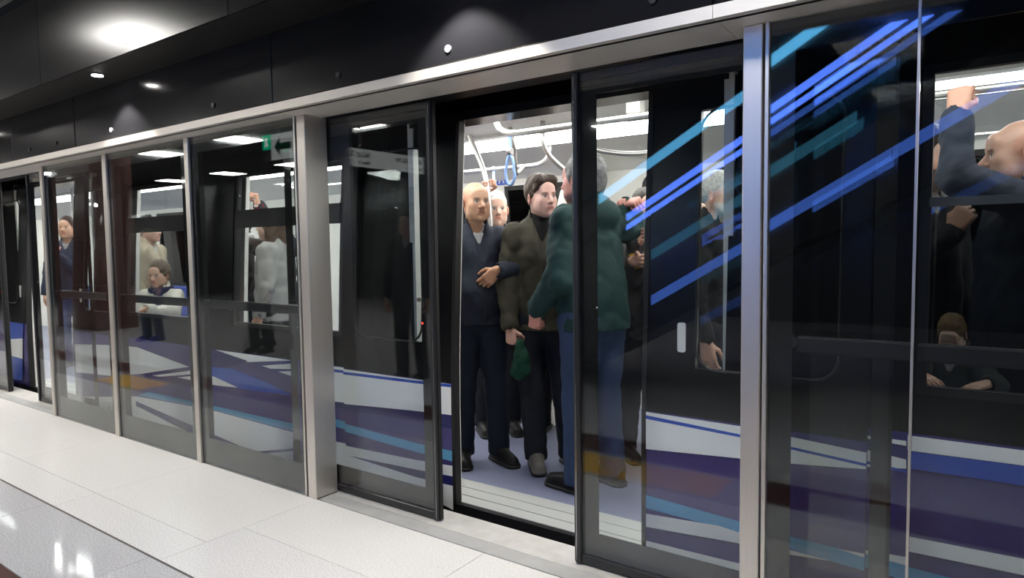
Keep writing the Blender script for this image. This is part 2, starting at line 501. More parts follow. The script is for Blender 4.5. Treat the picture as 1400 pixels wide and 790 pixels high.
sliding_door(3, -9.12, -7.94, +1, 'left leaf of the far glass platform doors at the picture edge')
sliding_door(4, -7.205, -6.02, -1, 'right leaf of the far glass platform doors beside the slim post')
# ================================================================== TRAIN
train = empty('train_car', (-4.64, 1.65, 0))
tag(train, 'dark metro train with indigo, white and sky blue lower stripes standing behind the glass screen', 'train')
TO = Vector((-4.64, 1.65, 0))
def tb(mb):            # shift world-space geometry into the train's frame
    mb.v = [(v[0] - TO.x, v[1] - TO.y, v[2] - TO.z) for v in mb.v]
    return mb
def tbuild(mb, name, mat, parent=None, **k):
    """geometry is given in world coordinates; parent is the train or one of its parts"""
    return tb(mb).build(name, mat, parent or train, **k)

def lean(z):
    return 0.0 if z < .6 else 0.085 * ((z - .6) / 1.45) ** 1.3
def side(mb, x0, x1, z0, z1, y=0.405, th=0.04, n=8, flip=False):
    """curved strip of the car side (near side; far side mirrored)"""
    zs = [z0 + (z1 - z0) * i / n for i in range(n + 1)]
    ring = [(y + lean(z), z) for z in zs] + [(y + th + lean(z), z) for z in reversed(zs)]
    if flip:
        ring = [(3.30 - a, b) for a, b in ring]
    return mb.prism(ring, 'x', x0, x1)

DOORS = [-13.27, -7.52, -1.77]
HALF = 0.89
WINS = [(-11.8, -10.6), (-10.18, -9.0), (-6.05, -4.85), (-4.43, -3.25), (-0.21, 1.0)]
CX0, CX1 = -16.0, 2.6
WB, WT0 = 0.86, 1.90
def wtop(x): return 1.965 if x > -1.5 else WT0
segs = []
edges = [CX0] + [e for d in DOORS for e in (d - HALF, d + HALF)] + [CX1]
for i in range(0, len(edges), 2):
    segs.append((edges[i], edges[i + 1]))
lower, upper = MB(), MB()
for a, b in segs:
    WT = wtop(b)
    zl = 0.70 if b > -.5 else 0.655
    side(lower, a, b, -0.12, zl, n=4)
    side(upper, a, b, zl, WB - .02, n=2)
    side(upper, a, b, WT + .03, 2.08, n=2)
    ws = [w for w in WINS if a <= w[0] and w[1] <= b]
    xs_ = [a] + [v for w in ws for v in w] + [b]
    for k in range(0, len(xs_), 2):
        side(upper, xs_[k], xs_[k + 1], WB - .02, WT + .03, n=6)
side(upper, CX0, CX1, 2.08, 2.55, n=3)
tbuild(lower, 'lower_body', 'indigo')
tbuild(upper, 'upper_body', 'train_black')
MB_ = MB().box(CX0, CX1, 0.46, 2.84, 2.30, 2.34)
tbuild(MB_, 'roof', 'train_black')

# windows: frame, lower pane, hopper bar and hopper pane
for (a, b) in WINS:
    right = a > -1
    WT = wtop(b)
    fm = MB()
    for (p, q, r, s_) in ((a, a + .035, WB - .02, WT + .03), (b - .035, b, WB - .02, WT + .03), (a, b, WB - .02, WB + .01), (a, b, WT, WT + .03)):
        side(fm, p, q, r, s_, y=0.412, th=0.03, n=3)
    fr = tbuild(fm, 'window', 'rubber')
    zb0, zb1 = (1.50, 1.53) if right else (1.54, 1.665)
    tbuild(side(MB(), a + .03, b - .03, zb0, zb1, y=0.402, th=0.03, n=2), 'hopper_bar', 'bar_grey' if right else 'rubber', fr)
    tbuild(side(MB(), a + .03, b - .03, WB, zb0, y=0.418, th=0.006, n=5), 'pane', 'tint_glass' if right else 'train_glass', fr)
    if right:
        tbuild(side(MB(), a + .03, b - .03, zb1, WT, y=0.418, th=0.006, n=3), 'pane', 'train_glass', fr)
    else:
        tbuild(side(MB(), a + .03, b - .03, zb1, WT, y=0.418, th=0.006, n=3), 'pane', 'train_glass', fr)

# door leaves: black, glazed, sliding outside the body
LEAF = []
def leaf(x0, x1, edge):
    wz0, wz1 = 0.86, 1.935
    wx0, wx1 = (x0 + .215, x1 - .10) if edge < 0 else (x0 + .10, x1 - .215)
    mb = MB()
    Y0 = 0.372
    side(mb, x0, x1, 0.655, wz0, y=Y0, th=0.03, n=2)
    side(mb, x0, x1, wz1, 2.06, y=Y0, th=0.03, n=2)
    side(mb, x0, wx0, wz0, wz1, y=Y0, th=0.03, n=6)
    side(mb, wx1, x1, wz0, wz1, y=Y0, th=0.03, n=6)
    d = tbuild(mb, 'door_leaf', 'train_black')
    tbuild(side(MB(), x0, x1, 0.0, 0.655, y=Y0, th=0.03, n=2), 'lower_door_panel', 'indigo', d)
    tbuild(side(MB(), wx0 - .02, wx1 + .02, wz0 - .02, wz1 + .02, y=Y0 + .012, th=0.006, n=6), 'door_pane', 'train_glass', d)
    gm = MB()
    ring = rounded_rect(wx0, wx1, wz0, wz1, 0.09, 6)
    pts = [(x, Y0 - .001 + lean(z), z) for x, z in ring]
    gm.tube(pts + [pts[0]], 0.006, 6)
    tbuild(gm, 'gasket', 'rubber', d)
    xe = x0 if edge < 0 else x1
    sg = -1 if edge < 0 else 1
    em = MB()
    side(em, min(xe, xe + sg * .022), max(xe, xe + sg * .022), 0.0, 2.06, y=Y0 - .004, th=0.045, n=8)
    tbuild(em, 'edge_seal', 'rubber', d)
    tbuild(side(MB(), min(xe, xe + sg * .012), max(xe, xe + sg * .012), 0.02, 2.04, y=Y0 + .042, th=0.016, n=8), 'inner_trim', 'cream', d)
    # pale recessed door grip
    xg = xe - sg * 0.155
    gmb = MB().prism(rounded_rect(xg - .018, xg + .018, 0.925, 1.05, .010), 'y', Y0 + lean(1.0) - .006, Y0 + lean(1.0) + .01)
    tbuild(gmb, 'door_grip', 'paper', d)
    LEAF.append((x0, x1))
    return d
for c in (-1.77, -7.52):
    leaf(c + .56, c + 1.42, -1)
    leaf(c - 1.42, c - .56, +1)

# ---- livery shapes on the lower body
LIVERY = [
('white', [(-7.565, 0.486), (-6.242, 0.573), (-5.822, 0.579), (-5.019, 0.49), (-5.832, 0.351), (-6.272, 0.298), (-7.109, 0.256), (-7.599, 0.238)]),
('navy', [(-5.82, 0.352), (-5.019, 0.49), (-4.908, 0.509), (-4.91, 0.48), (-5.623, 0.357), (-5.216, 0.387), (-4.938, 0.387), (-4.901, 0.329), (-5.334, 0.321), (-5.748, 0.32)]),
('white', [(-5.6, 0.363), (-4.931, 0.474), (-4.934, 0.441), (-5.479, 0.366)]),
('white', [(-5.205, 0.388), (-4.893, 0.437), (-4.897, 0.389)]),
('skyblue', [(-5.877, 0.162), (-5.672, 0.219), (-4.649, 0.226), (-3.746, 0.227), (-3.748, 0.174), (-4.652, 0.192), (-4.923, 0.188), (-5.826, 0.168)]),
('white', [(-7.124, 0.014), (-5.877, 0.156), (-4.923, 0.185), (-4.643, 0.188), (-3.749, 0.169), (-3.764, -0.101), (-4.679, -0.3), (-5.921, -0.281), (-7.151, -0.196)]),
('indigo', [(-5.894, 0.116), (-5.812, 0.105), (-4.926, 0.022), (-4.651, -0.0), (-4.037, -0.059), (-3.724, -0.094), (-4.041, -0.127), (-4.663, -0.086), (-4.932, -0.047), (-5.816, 0.063), (-5.899, 0.071)]),
('navy', [(-4.216, -0.041), (-3.755, 0.057), (-3.756, 0.04), (-4.173, -0.049)]),
('white', [(-4.644, 0.686), (-3.72, 0.686), (-3.722, 0.652), (-4.244, 0.596)]),
('navy', [(-4.772, 0.684), (-4.646, 0.666), (-4.235, 0.604), (-4.399, 0.556), (-4.638, 0.512), (-4.785, 0.52)]),
('white', [(-4.073, 0.586), (-3.723, 0.633), (-3.725, 0.594), (-3.973, 0.575)]),
('white', [(-3.893, 0.563), (-3.726, 0.584), (-3.728, 0.545)]),
('blue', [(-4.785, 0.52), (-4.637, 0.521), (-4.433, 0.531), (-4.054, 0.481), (-3.735, 0.417), (-4.338, 0.395), (-4.643, 0.44), (-4.79, 0.453)]),
('white', [(-4.74, 0.458), (-4.643, 0.444), (-4.365, 0.4), (-4.647, 0.385), (-4.745, 0.385)]),
('white', [(-3.498, 0.653), (-3.327, 0.656), (-2.599, 0.672), (-2.31, 0.682), (-2.315, 0.486), (-2.601, 0.473), (-3.324, 0.429), (-3.51, 0.415)]),
('blue', [(-3.499, 0.632), (-3.315, 0.634), (-2.599, 0.645), (-2.31, 0.652), (-2.311, 0.636), (-2.6, 0.629), (-3.315, 0.617), (-3.5, 0.613)]),
('navy', [(-3.51, 0.413), (-3.324, 0.426), (-2.601, 0.471), (-2.315, 0.482), (-2.316, 0.41), (-2.606, 0.418), (-3.326, 0.396), (-3.511, 0.387)]),
('skyblue', [(-3.514, 0.324), (-3.322, 0.32), (-2.595, 0.291), (-2.319, 0.29), (-2.321, 0.233), (-2.59, 0.24), (-3.325, 0.271), (-3.517, 0.276)]),
('white', [(-3.522, 0.17), (-3.315, 0.176), (-2.593, 0.194), (-2.322, 0.209), (-2.328, -0.035), (-2.596, 0.02), (-3.316, 0.012), (-3.53, 0.01)]),
('navy', [(-3.161, 0.121), (-2.595, 0.139), (-2.323, 0.152), (-2.324, 0.099), (-2.596, 0.095)]),
('white', [(-1.213, 0.665), (-1.2, 0.663), (-0.809, 0.648), (-0.731, 0.644), (-0.646, 0.637), (-0.346, 0.617), (-0.228, 0.604), (-0.227, 0.571), (-0.345, 0.556), (-0.645, 0.526), (-0.808, 0.516), (-1.2, 0.488), (-1.214, 0.488)]),
('blue', [(-1.213, 0.639), (-1.2, 0.637), (-0.809, 0.615), (-0.645, 0.599), (-0.345, 0.576), (-0.227, 0.565), (-0.227, 0.555), (-0.345, 0.565), (-0.645, 0.589), (-0.809, 0.603), (-1.2, 0.621), (-1.213, 0.622)]),
('skyblue', [(-1.214, 0.283), (-1.193, 0.281), (-0.806, 0.257), (-0.646, 0.243), (-0.339, 0.237), (-0.222, 0.229), (-0.221, 0.159), (-0.338, 0.176), (-0.645, 0.193), (-0.806, 0.211), (-1.193, 0.221), (-1.214, 0.223)]),
('white', [(-1.214, 0.198), (-1.193, 0.199), (-0.89, 0.219), (-0.806, 0.211), (-0.645, 0.19), (-0.467, 0.183), (-0.645, 0.166), (-0.805, 0.165), (-1.193, 0.139), (-1.214, 0.138)]),
('white', [(-1.214, 0.076), (-1.193, 0.076), (-0.805, 0.082), (-0.644, 0.077), (-0.308, 0.06), (-0.306, -0.018), (-0.804, 0.008), (-1.214, 0.002)]),
('white', [(-0.464, 0.67), (-0.347, 0.671), (-0.229, 0.671), (-0.229, 0.653), (-0.347, 0.66)]),
('white', [(-0.439, 0.236), (-0.342, 0.242), (-0.221, 0.25), (-0.22, 0.219), (-0.342, 0.226)]),
('white', [(-0.225, 0.692), (0.141, 0.695), (0.141, 0.673), (-0.224, 0.638)]),
('blue', [(-0.224, 0.636), (0.141, 0.671), (0.144, 0.593), (-0.223, 0.574)]),
('white', [(-0.218, 0.327), (0.15, 0.365), (0.152, 0.31), (-0.216, 0.272)]),
('skyblue', [(-0.215, 0.215), (-0.044, 0.21), (-0.042, 0.159), (-0.214, 0.161)]),
('blue', [(-8.506, 0.769), (-8.149, 0.761), (-8.192, 0.475), (-8.552, 0.474)]),
('white', [(-8.554, 0.466), (-8.189, 0.498), (-8.222, 0.28), (-8.582, 0.289)]),
('blue', [(-8.582, 0.289), (-8.222, 0.28), (-8.258, 0.043), (-8.623, 0.029)]),
]
LIVERY = [(c, [((2.5 if x > .08 else x), z) for x, z in p]) for c, p in LIVERY]      # the rightmost bands run on along the car
def clip(poly, xa, xb):
    def half(poly, keep, cut):
        out = []
        for i in range(len(poly)):
            p, q = poly[i], poly[(i + 1) % len(poly)]
            if keep(p): out.append(p)
            if keep(p) != keep(q):
                t = (cut - p[0]) / (q[0] - p[0])
                out.append((cut, p[1] + (q[1] - p[1]) * t))
        return out
    poly = half(poly, lambda p: p[0] >= xa, xa)
    if poly: poly = half(poly, lambda p: p[0] <= xb, xb)
    if poly:
        poly2 = []
        for p in poly:
            p = (p[0], max(-.1, min(p[1], .698 if xa > -.5 else .652)))
            if not poly2 or (abs(p[0] - poly2[-1][0]) + abs(p[1] - poly2[-1][1])) > 1e-4: poly2.append(p)
        poly = poly2
    return poly
leafs = sorted(LEAF)
cuts = [(-16, leafs[0][0], .405)]
for i, (a, b) in enumerate(leafs):
    cuts.append((a, b, .372))
    nx = leafs[i + 1][0] if i + 1 < len(leafs) else 2.6
    cuts.append((b, nx, .405))
for k, (colr, poly) in enumerate(LIVERY):
    for (xa, xb, yy) in cuts:
        pp = clip(poly, xa, xb)
        if len(pp) < 3: continue
        if yy == .405 and any((d - HALF) < (xa + xb) / 2 < (d + HALF) for d in DOORS): continue
        y1 = yy - .0008 - k * .00018
        n = len(pp)
        mb = MB().add([(p[0], y1 + lean(p[1]) * .9, p[1]) for p in pp], [tuple(range(n))])
        ob = tbuild(mb, 'livery_stripe', colr)

# ---- interior shell
mb = MB().box(CX0, CX1, 0.70, 2.90, -0.05, 0.0)
for a, b in segs: mb.box(a, b, 0.445, 0.70, -0.05, 0.0)
tbuild(mb, 'floor_covering', 'train_floor')
tbuild(MB().box(CX0, CX1, 0.385, 2.90, -0.12, -0.051), 'underframe', 'train_black')
for d in DOORS:
    for i, (ya, yb, h) in enumerate(((.378, .41, 0.000), (.412, .455, .003), (.458, .50, .0), (.503, .545, .003), (.549, .60, .0), (.603, .70, .002))):
        tbuild(MB().box(d - HALF, d + HALF, ya, yb, -0.05, h), 'tread_strip', 'tread' if i else 'rubber')
# near side lining (pillars, below and above the windows)
lin = MB()
for a, b in segs:
    WT = wtop(b)
    side(lin, a, b, 0, WB - .03, y=0.50, th=0.03, n=2)
    side(lin, a, b, WT + .04, 2.12, y=0.50, th=0.03, n=2)
    ws = [w for w in WINS if a <= w[0] and w[1] <= b]
    xs_ = [a] + [v for w in ws for v in w] + [b]
    for k in range(0, len(xs_), 2):
        side(lin, xs_[k], xs_[k + 1], WB - .03, WT + .04, y=0.50, th=0.03, n=4)
tbuild(lin, 'near_lining', 'cream')
for d in DOORS:     # lintel with dark running gear above each doorway
    tbuild(MB().box(d - HALF, d + HALF, 0.44, 0.60, 2.045, 2.09), 'door_lintel', 'train_black')
    tbuild(MB().box(d - HALF, d + HALF, 0.60, 0.69, 2.10, 2.16), 'door_header_panel', 'lining_grey')
    for sx in (-1, 1):
        tbuild(MB().box(d + sx * HALF - .02, d + sx * HALF + .02, 0.445, 0.58, 0, 2.10), 'door_jamb', 'cream')
# far wall with dark windows
FW = [(-11.2, -10.3), (-10.1, -9.2), (-6.0, -5.15), (-4.95, -3.98), (-3.70, -2.85), (-0.3, 0.8)]
fw = MB()
fy = 2.80
def fl(mb, x0, x1, z0, z1, th=.03, y=None, n=3):
    yy = y if y is not None else fy
    zs = [z0 + (z1 - z0) * i / n for i in range(n + 1)]
    f = lambda z: yy - lean(z) + .06
    ring = [(f(z), z) for z in zs] + [(f(z) + th, z) for z in reversed(zs)]
    return mb.prism(ring, 'x', x0, x1)
xs_ = [CX0] + [v for w in FW for v in w] + [CX1]
fl(fw, CX0, CX1, 0, 0.90); fl(fw, CX0, CX1, 1.92, 2.02)
for k in range(0, len(xs_), 2): fl(fw, xs_[k], xs_[k + 1], .90, 1.92)
tbuild(fw, 'far_lining', 'cream')
for a, b in FW:
    fm = MB()
    for (p, q, r, s_) in ((a - .01, a + .03, .88, 1.94), (b - .03, b + .01, .88, 1.94), (a, b, .88, .92), (a, b, 1.90, 1.94)):
        fl(fm, p, q, r, s_, th=.02, y=fy - .012, n=2)
    w_ = tbuild(fm, 'far_window', 'rubber')
    tbuild(fl(MB(), a, b, .90, 1.92, th=.006, y=fy + .01), 'pane', 'tint_glass', w_)
    tbuild(fl(MB(), a, b, .88, 1.94, th=.01, y=fy + .05), 'blind_panel', 'train_black', w_)
# far door with two small rounded windows
for c in (-2.10, -1.55):
    tbuild(MB().prism(rounded_rect(c - .20, c + .20, 0.95, 1.93, .09), 'y', fy - .03, fy - .02), 'far_door_window', 'tint_glass')
    tbuild(MB().prism(rounded_rect(c - .23, c + .23, 0.92, 1.96, .11), 'y', fy - .019, fy - .012), 'far_door_gasket', 'rubber')
# white curved partition beside the far door
part_pts = [(1.95, 0), (2.82, 0), (2.82, 2.05), (2.55, 2.05), (2.35, 1.98), (2.18, 1.8), (2.05, 1.5), (1.95, 1.2)]
tbuild(MB().prism(part_pts, 'x', -2.74, -2.71), 'seat_partition', 'cream')
# ceiling: grid panel, lamp, sloping cove
tbuild(MB().prism([(0.60, 2.17), (1.50, 2.17), (1.50, 2.20), (0.60, 2.20)], 'x', CX0, CX1), 'ceiling_grid', 'ceil_grid')
x = CX0 + .6
tbuild(MB().prism([(1.98, 2.16), (2.3, 2.13), (2.62, 2.06), (2.80, 1.99), (2.84, 2.02), (2.6, 2.12), (2.3, 2.18), (1.98, 2.20)], 'x', CX0, CX1), 'ceiling_cove', 'cream')
tbuild(MB().prism([(1.50, 2.15), (1.56, 2.145), (1.56, 2.19), (1.50, 2.19)], 'x', CX0, CX1), 'lamp_rail', 'lining_grey')
x = CX0
while x < CX1 - .1:
    b = min(x + 1.55, CX1)
    tbuild(MB().prism([(1.565, 2.158), (1.62, 2.122), (1.90, 2.122), (1.96, 2.152), (1.96, 2.175), (1.565, 2.175)], 'x', x + .004, b - .004), 'strip_lamp', 'train_lamp')
    x = b
x = CX0
while x < CX1 - .1:
    b = min(x + 1.55, CX1)
    tbuild(MB().prism([(0.70, 2.160), (0.92, 2.160), (0.92, 2.169), (0.70, 2.169)], 'x', x + .004, b - .004), 'strip_lamp', 'train_lamp')  # unseen near-side strip behind the lintel, added to light the passengers' fronts
    x = b
tbuild(MB().prism([(1.962, 2.135), (1.99, 2.13), (1.99, 2.19), (1.962, 2.19)], 'x', CX0, CX1), 'lamp_rail', 'lining_grey')
tbuild(MB().box(CX0 - .03, CX0, 0.4, 2.9, -.1, 2.4), 'end_wall', 'cream')
tbuild(MB().box(CX1, CX1 + .03, 0.4, 2.9, -.1, 2.4), 'end_wall', 'cream')

# ---- grab rails
def grab(pts, r=.016, name='grab_rail'):
    # round the corners
    P = [Vector(p) for p in pts]
    out = [P[0]]
    for i in range(1, len(P) - 1):
        a, b, c = P[i - 1], P[i], P[i + 1]
        la = min(.12, (a - b).length * .45); lc = min(.12, (c - b).length * .45)
        s0 = b + (a - b).normalized() * la; s1 = b + (c - b).normalized() * lc
        for t in (0, .25, .5, .75, 1):
            out.append(s0 * (1 - t) ** 2 + b * 2 * t * (1 - t) + s1 * t * t)
    out.append(P[-1])
    return tbuild(MB().tube(out, r, 10), name, 'rail', smooth=True)
grab([(-2.42, .90, 2.17), (-2.36, .90, 2.035), (-1.0, .90, 2.035), (-.94, .90, 2.17)], .019)
grab([(-5.9, 2.0, 2.16), (-5.85, 2.0, 2.0), (-2.75, 2.0, 2.0), (-2.7, 2.0, 2.16)], .017)
grab([(-2.62, 1.35, 2.17), (-2.60, 1.37, 2.02), (-2.86, 1.75, 1.90), (-2.95, 2.0, 2.0)], .016)
grab([(-2.33, 1.3, 2.17), (-2.33, 1.3, 1.98), (-2.22, 1.55, 1.80), (-2.22, 1.55, 0.0)], .016)
grab([(-2.05, 1.3, 2.17), (-2.05, 1.3, 1.98), (-1.85, 1.45, 1.93), (-1.6, 1.5, 1.93)], .016)
grab([(-3.02, 1.4, 2.20), (-2.985, 1.4, 2.12), (-2.86, 1.4, 1.87), (-2.83, 1.4, 1.55), (-2.83, 1.4, 0.0)], .018, 'pole')
grab([(-1.50, 1.25, 2.17), (-1.56, 1.25, 1.93), (-1.60, 1.25, 1.55), (-1.605, 1.25, 1.0), (-1.58, 1.25, 0.0)], .017, 'pole')
grab([(-.62, 1.1, 2.17), (-.56, 1.1, 2.0), (1.6, 1.1, 2.0), (1.66, 1.1, 2.17)], .018)
grab([(-.6, 2.0, 2.16), (-.5, 2.0, 1.93), (1.6, 2.0, 1.93), (1.66, 2.0, 2.16)], .012)
grab([(-6.4, .9, 2.17), (-6.34, .9, 2.0), (-3.1, .9, 2.0), (-3.04, .9, 2.17)], .018)
grab([(-9.2, 1.3, 2.2), (-9.2, 1.3, 0)], .018, 'pole')
# hanging straps
def strap(x, y, z):
    s = tbuild(MB().box(x - .011, x + .011, y - .003, y + .003, z - .12, z + .022), 'hanging_strap', 'strap')
    tbuild(MB().tube([(x - .014, y, z - .10), (x + .014, y, z - .10)], .02, 12), 'strap_joint', 'lining_grey', s)
    lp = [(x + .035 * math.sin(t) * (1.0 if math.cos(t) < 0 else .75), y, z - .21 + .085 * math.cos(t)) for t in [2 * math.pi * i / 20 for i in range(21)]]
    tbuild(MB().tube(lp, .009, 8), 'strap_loop', 'strap', s, smooth=True)
strap(-2.30, .90, 2.035); strap(-3.25, 2.0, 2.0); strap(-.26, 1.1, 2.0); strap(-5.3, .9, 2.0)
# camera housing / speaker on the ceiling, stickers
tbuild(MB().box(-1.62, -1.54, 1.02, 1.10, 2.08, 2.17), 'ceiling_sensor', 'cream', bevel=.008)
tbuild(MB().box(-3.80, -3.68, 2.775, 2.785, 1.955, 2.06), 'priority_sticker', 'sticker') 
sk = tbuild(MB().prism([(-3.775, 1.97), (-3.765, 1.97), (-3.755, 2.0), (-3.73, 2.0), (-3.72, 1.97), (-3.71, 1.97), (-3.725, 2.015), (-3.755, 2.015), (-3.755, 2.04), (-3.765, 2.04)], 'y', 2.772, 2.776), 'sticker_symbol', 'paper')
# wall notices seen through the second window
tbuild(MB().box(-6.55, -6.30, 1.285, 1.30, 1.62, 1.85), 'notice_board', 'cream')
tbuild(MB().box(-6.53, -6.40, 1.280, 1.284, 1.68, 1.84), 'notice_paper', 'paper')
tbuild(MB().box(-6.60, -6.26, 1.285, 1.33, 0.3, 1.50), 'cabinet_panel', 'cream')
tbuild(MB().box(-5.22, -5.16, 0.95, 1.02, 0.3, 1.52), 'white_upright', 'cream')
# bench seats along both sides
for (a, b) in ((-5.9, -3.4), (-11.6, -9.2)):
    tbuild(MB().box(a, b, 2.36, 2.80, .40, .46), 'bench_seat', 'seat_blue', bevel=.02)
    tbuild(MB().box(a, b, 2.74, 2.82, .46, .88), 'bench_back', 'seat_blue', bevel=.02)
tbuild(MB().box(-6.9, -6.2, 0.75, 1.15, .40, .46), 'bench_seat', 'seat_blue', bevel=.02)
# ================================================================== PLATFORM SIDE (mirrored in the glass)
esc = empty('escalator', (-4.6, -3.65, 0))
tag(esc, 'escalator with blue and cyan light strips, mirrored in the glass doors at right', 'escalator')
EO = Vector((-4.6, -3.65, 0))
def eb(mb, name, mat, parent=None, **k):
    mb.v = [(v[0] - EO.x, v[1] - EO.y, v[2]) for v in mb.v]
    return mb.build(name, mat, parent or esc, **k)
TAN = math.tan(math.radians(30))
def hz(x): return 1.92 + TAN * (x + 2.95)      # handrail line
def sz(x): return 0.93 + TAN * (x + 2.95)      # skirt line
X0, X1 = -4.3, 1.35
def slope_strip(z0, thick, y, mat, parent, xs=X0, X1=X1):
    n = 6
    for i in range(n):
        xa = xs + (X1 - xs) * i / n + .002; xb = xs + (X1 - xs) * (i + 1) / n - .002
        f = lambda x: z0 + TAN * (x + 2.95)
        eb(MB().prism([(xa, f(xa) - thick), (xb, f(xb) - thick), (xb, f(xb)), (xa, f(xa))], 'y', y, y + .012), 'light_strip', mat, parent)
for y in (-3.1, -4.2):
    bal = eb(MB().prism([(X0, sz(X0)), (X1, sz(X1)), (X1, hz(X1)), (X0, hz(X0))], 'y', y - .006, y + .006), 'balustrade', 'clear')
    eb(MB().tube([(X0 - .5, y, hz(X0) - .1), (X0 - .25, y, hz(X0) - .04), (X0, y, hz(X0) + .03), (X1, y, hz(X1) + .03)], .035, 10), 'handrail', 'rubber', bal)
    if y > -4:
        slope_strip(1.95, .12, y + .010, 'led_cyan', bal, -3.05)
        slope_strip(1.07, .09, y + .056, 'led_teal', bal, -2.5, -.8)
        slope_strip(.66, .09, y + .056, 'led_blue2', bal, -2.5)
    else:
        slope_strip(1.96, .115, y + .010, 'led_blue', bal, -3.3)
        slope_strip(1.80, .06, y + .010, 'led_blue', bal, -3.3)
        slope_strip(1.69, .06, y + .010, 'led_blue2', bal, -1.75)
    eb(MB().prism([(X0, max(sz(X0) - .55, 0.0)), (X0 + .5, max(sz(X0 + .5) - .75, 0.0)), (X1, sz(X1) - .75), (X1, sz(X1) - .02), (X0, sz(X0) - .02)], 'y', y - .05, y + .05), 'side_cladding', 'esc_dark')
x = X0
while x < X1:
    z = sz(x) - .12
    eb(MB().box(x, x + .4, -4.12, -3.18, max(z - .23, 0), z), 'step', 'esc_step')
    x += .4
eb(MB().prism([(X0 + .9, 0.12), (X1, sz(X1) - .75), (X1, sz(X1) - .70), (X0 + .9, 0.17)], 'y', -4.2, -3.1), 'underside', 'esc_dark')

# maroon clad pillar and destination sign
pl = empty('pillar', (-13.5, -3.3, 0)); tag(pl, 'maroon clad pillar mirrored in the far left glass panel', 'pillar')
for i in range(4):
    MB().box(-.8, .8, -.35, .35, i * .80 + .004, i * .80 + .796).build('cladding_panel', 'maroon', pl)

sg = empty('destination_sign', (-5.77, -2.985, 2.29)); tag(sg, 'long white destination sign with black lettering, mirrored in the left glass door', 'sign')
MB().box(-.04, 0.0, -.60, .60, 0.0, 0.21).build('housing', 'esc_dark', sg)
MB().box(0.0, .004, -.598, .598, 0.004, 0.206).build('face', 'sign_white', sg)
for y in (-.4, .4):
    MB().tube([(-.02, y, .21), (-.02, y, .91)], .012, 8).build('hanger', 'slat', sg)
def face_mat(y, z):    # lettering on the +X face, read from +X looking towards -X
    return Matrix(((0, 0, 1, .0045), (1, 0, 0, y), (0, 1, 0, z), (0, 0, 0, 1)))
text_obj('lettering', 'Νέα Ελβετία', .075, 'sign_ink', sg, face_mat(-.57, .115))
text_obj('lettering', 'Nea Elvetia', .055, 'sign_ink', sg, face_mat(-.57, .035))
text_obj('lettering', 'Νέος Σ', .085, 'sign_ink', sg, face_mat(.28, .115))
text_obj('lettering', 'New R', .06, 'sign_ink', sg, face_mat(.28, .035))

ex = empty('exit_sign', (-8.15, -3.5, 2.63)); tag(ex, 'green and white exit sign with arrow, mirrored in the glass left of the thick column', 'sign')
MB().box(-.36, .40, -.03, -.004, 0.0, .38).build('housing', 'esc_dark', ex)
MB().box(-.35, -.16, -.004, 0.0, .17, .375).build('green_panel', 'exit_green', ex)
MB().prism([(-.30, .20), (-.28, .20), (-.265, .26), (-.235, .21), (-.215, .21), (-.245, .28), (-.235, .33), (-.275, .33), (-.285, .27)], 'y', 0.0, .003).build('running_figure', 'exit_white', ex)
MB().box(-.15, .39, -.004, 0.0, .01, .37).build('white_panel', 'sign_white', ex)
MB().prism([(-.08, .19), (.05, .32), (.05, .235), (.30, .235), (.30, .145), (.05, .145), (.05, .06)], 'y', 0.0, .003).build('arrow', 'arrow_green', ex)
MB().tube([(.0, -.015, .38), (.0, -.015, .57)], .012, 8).build('hanger', 'slat', ex)
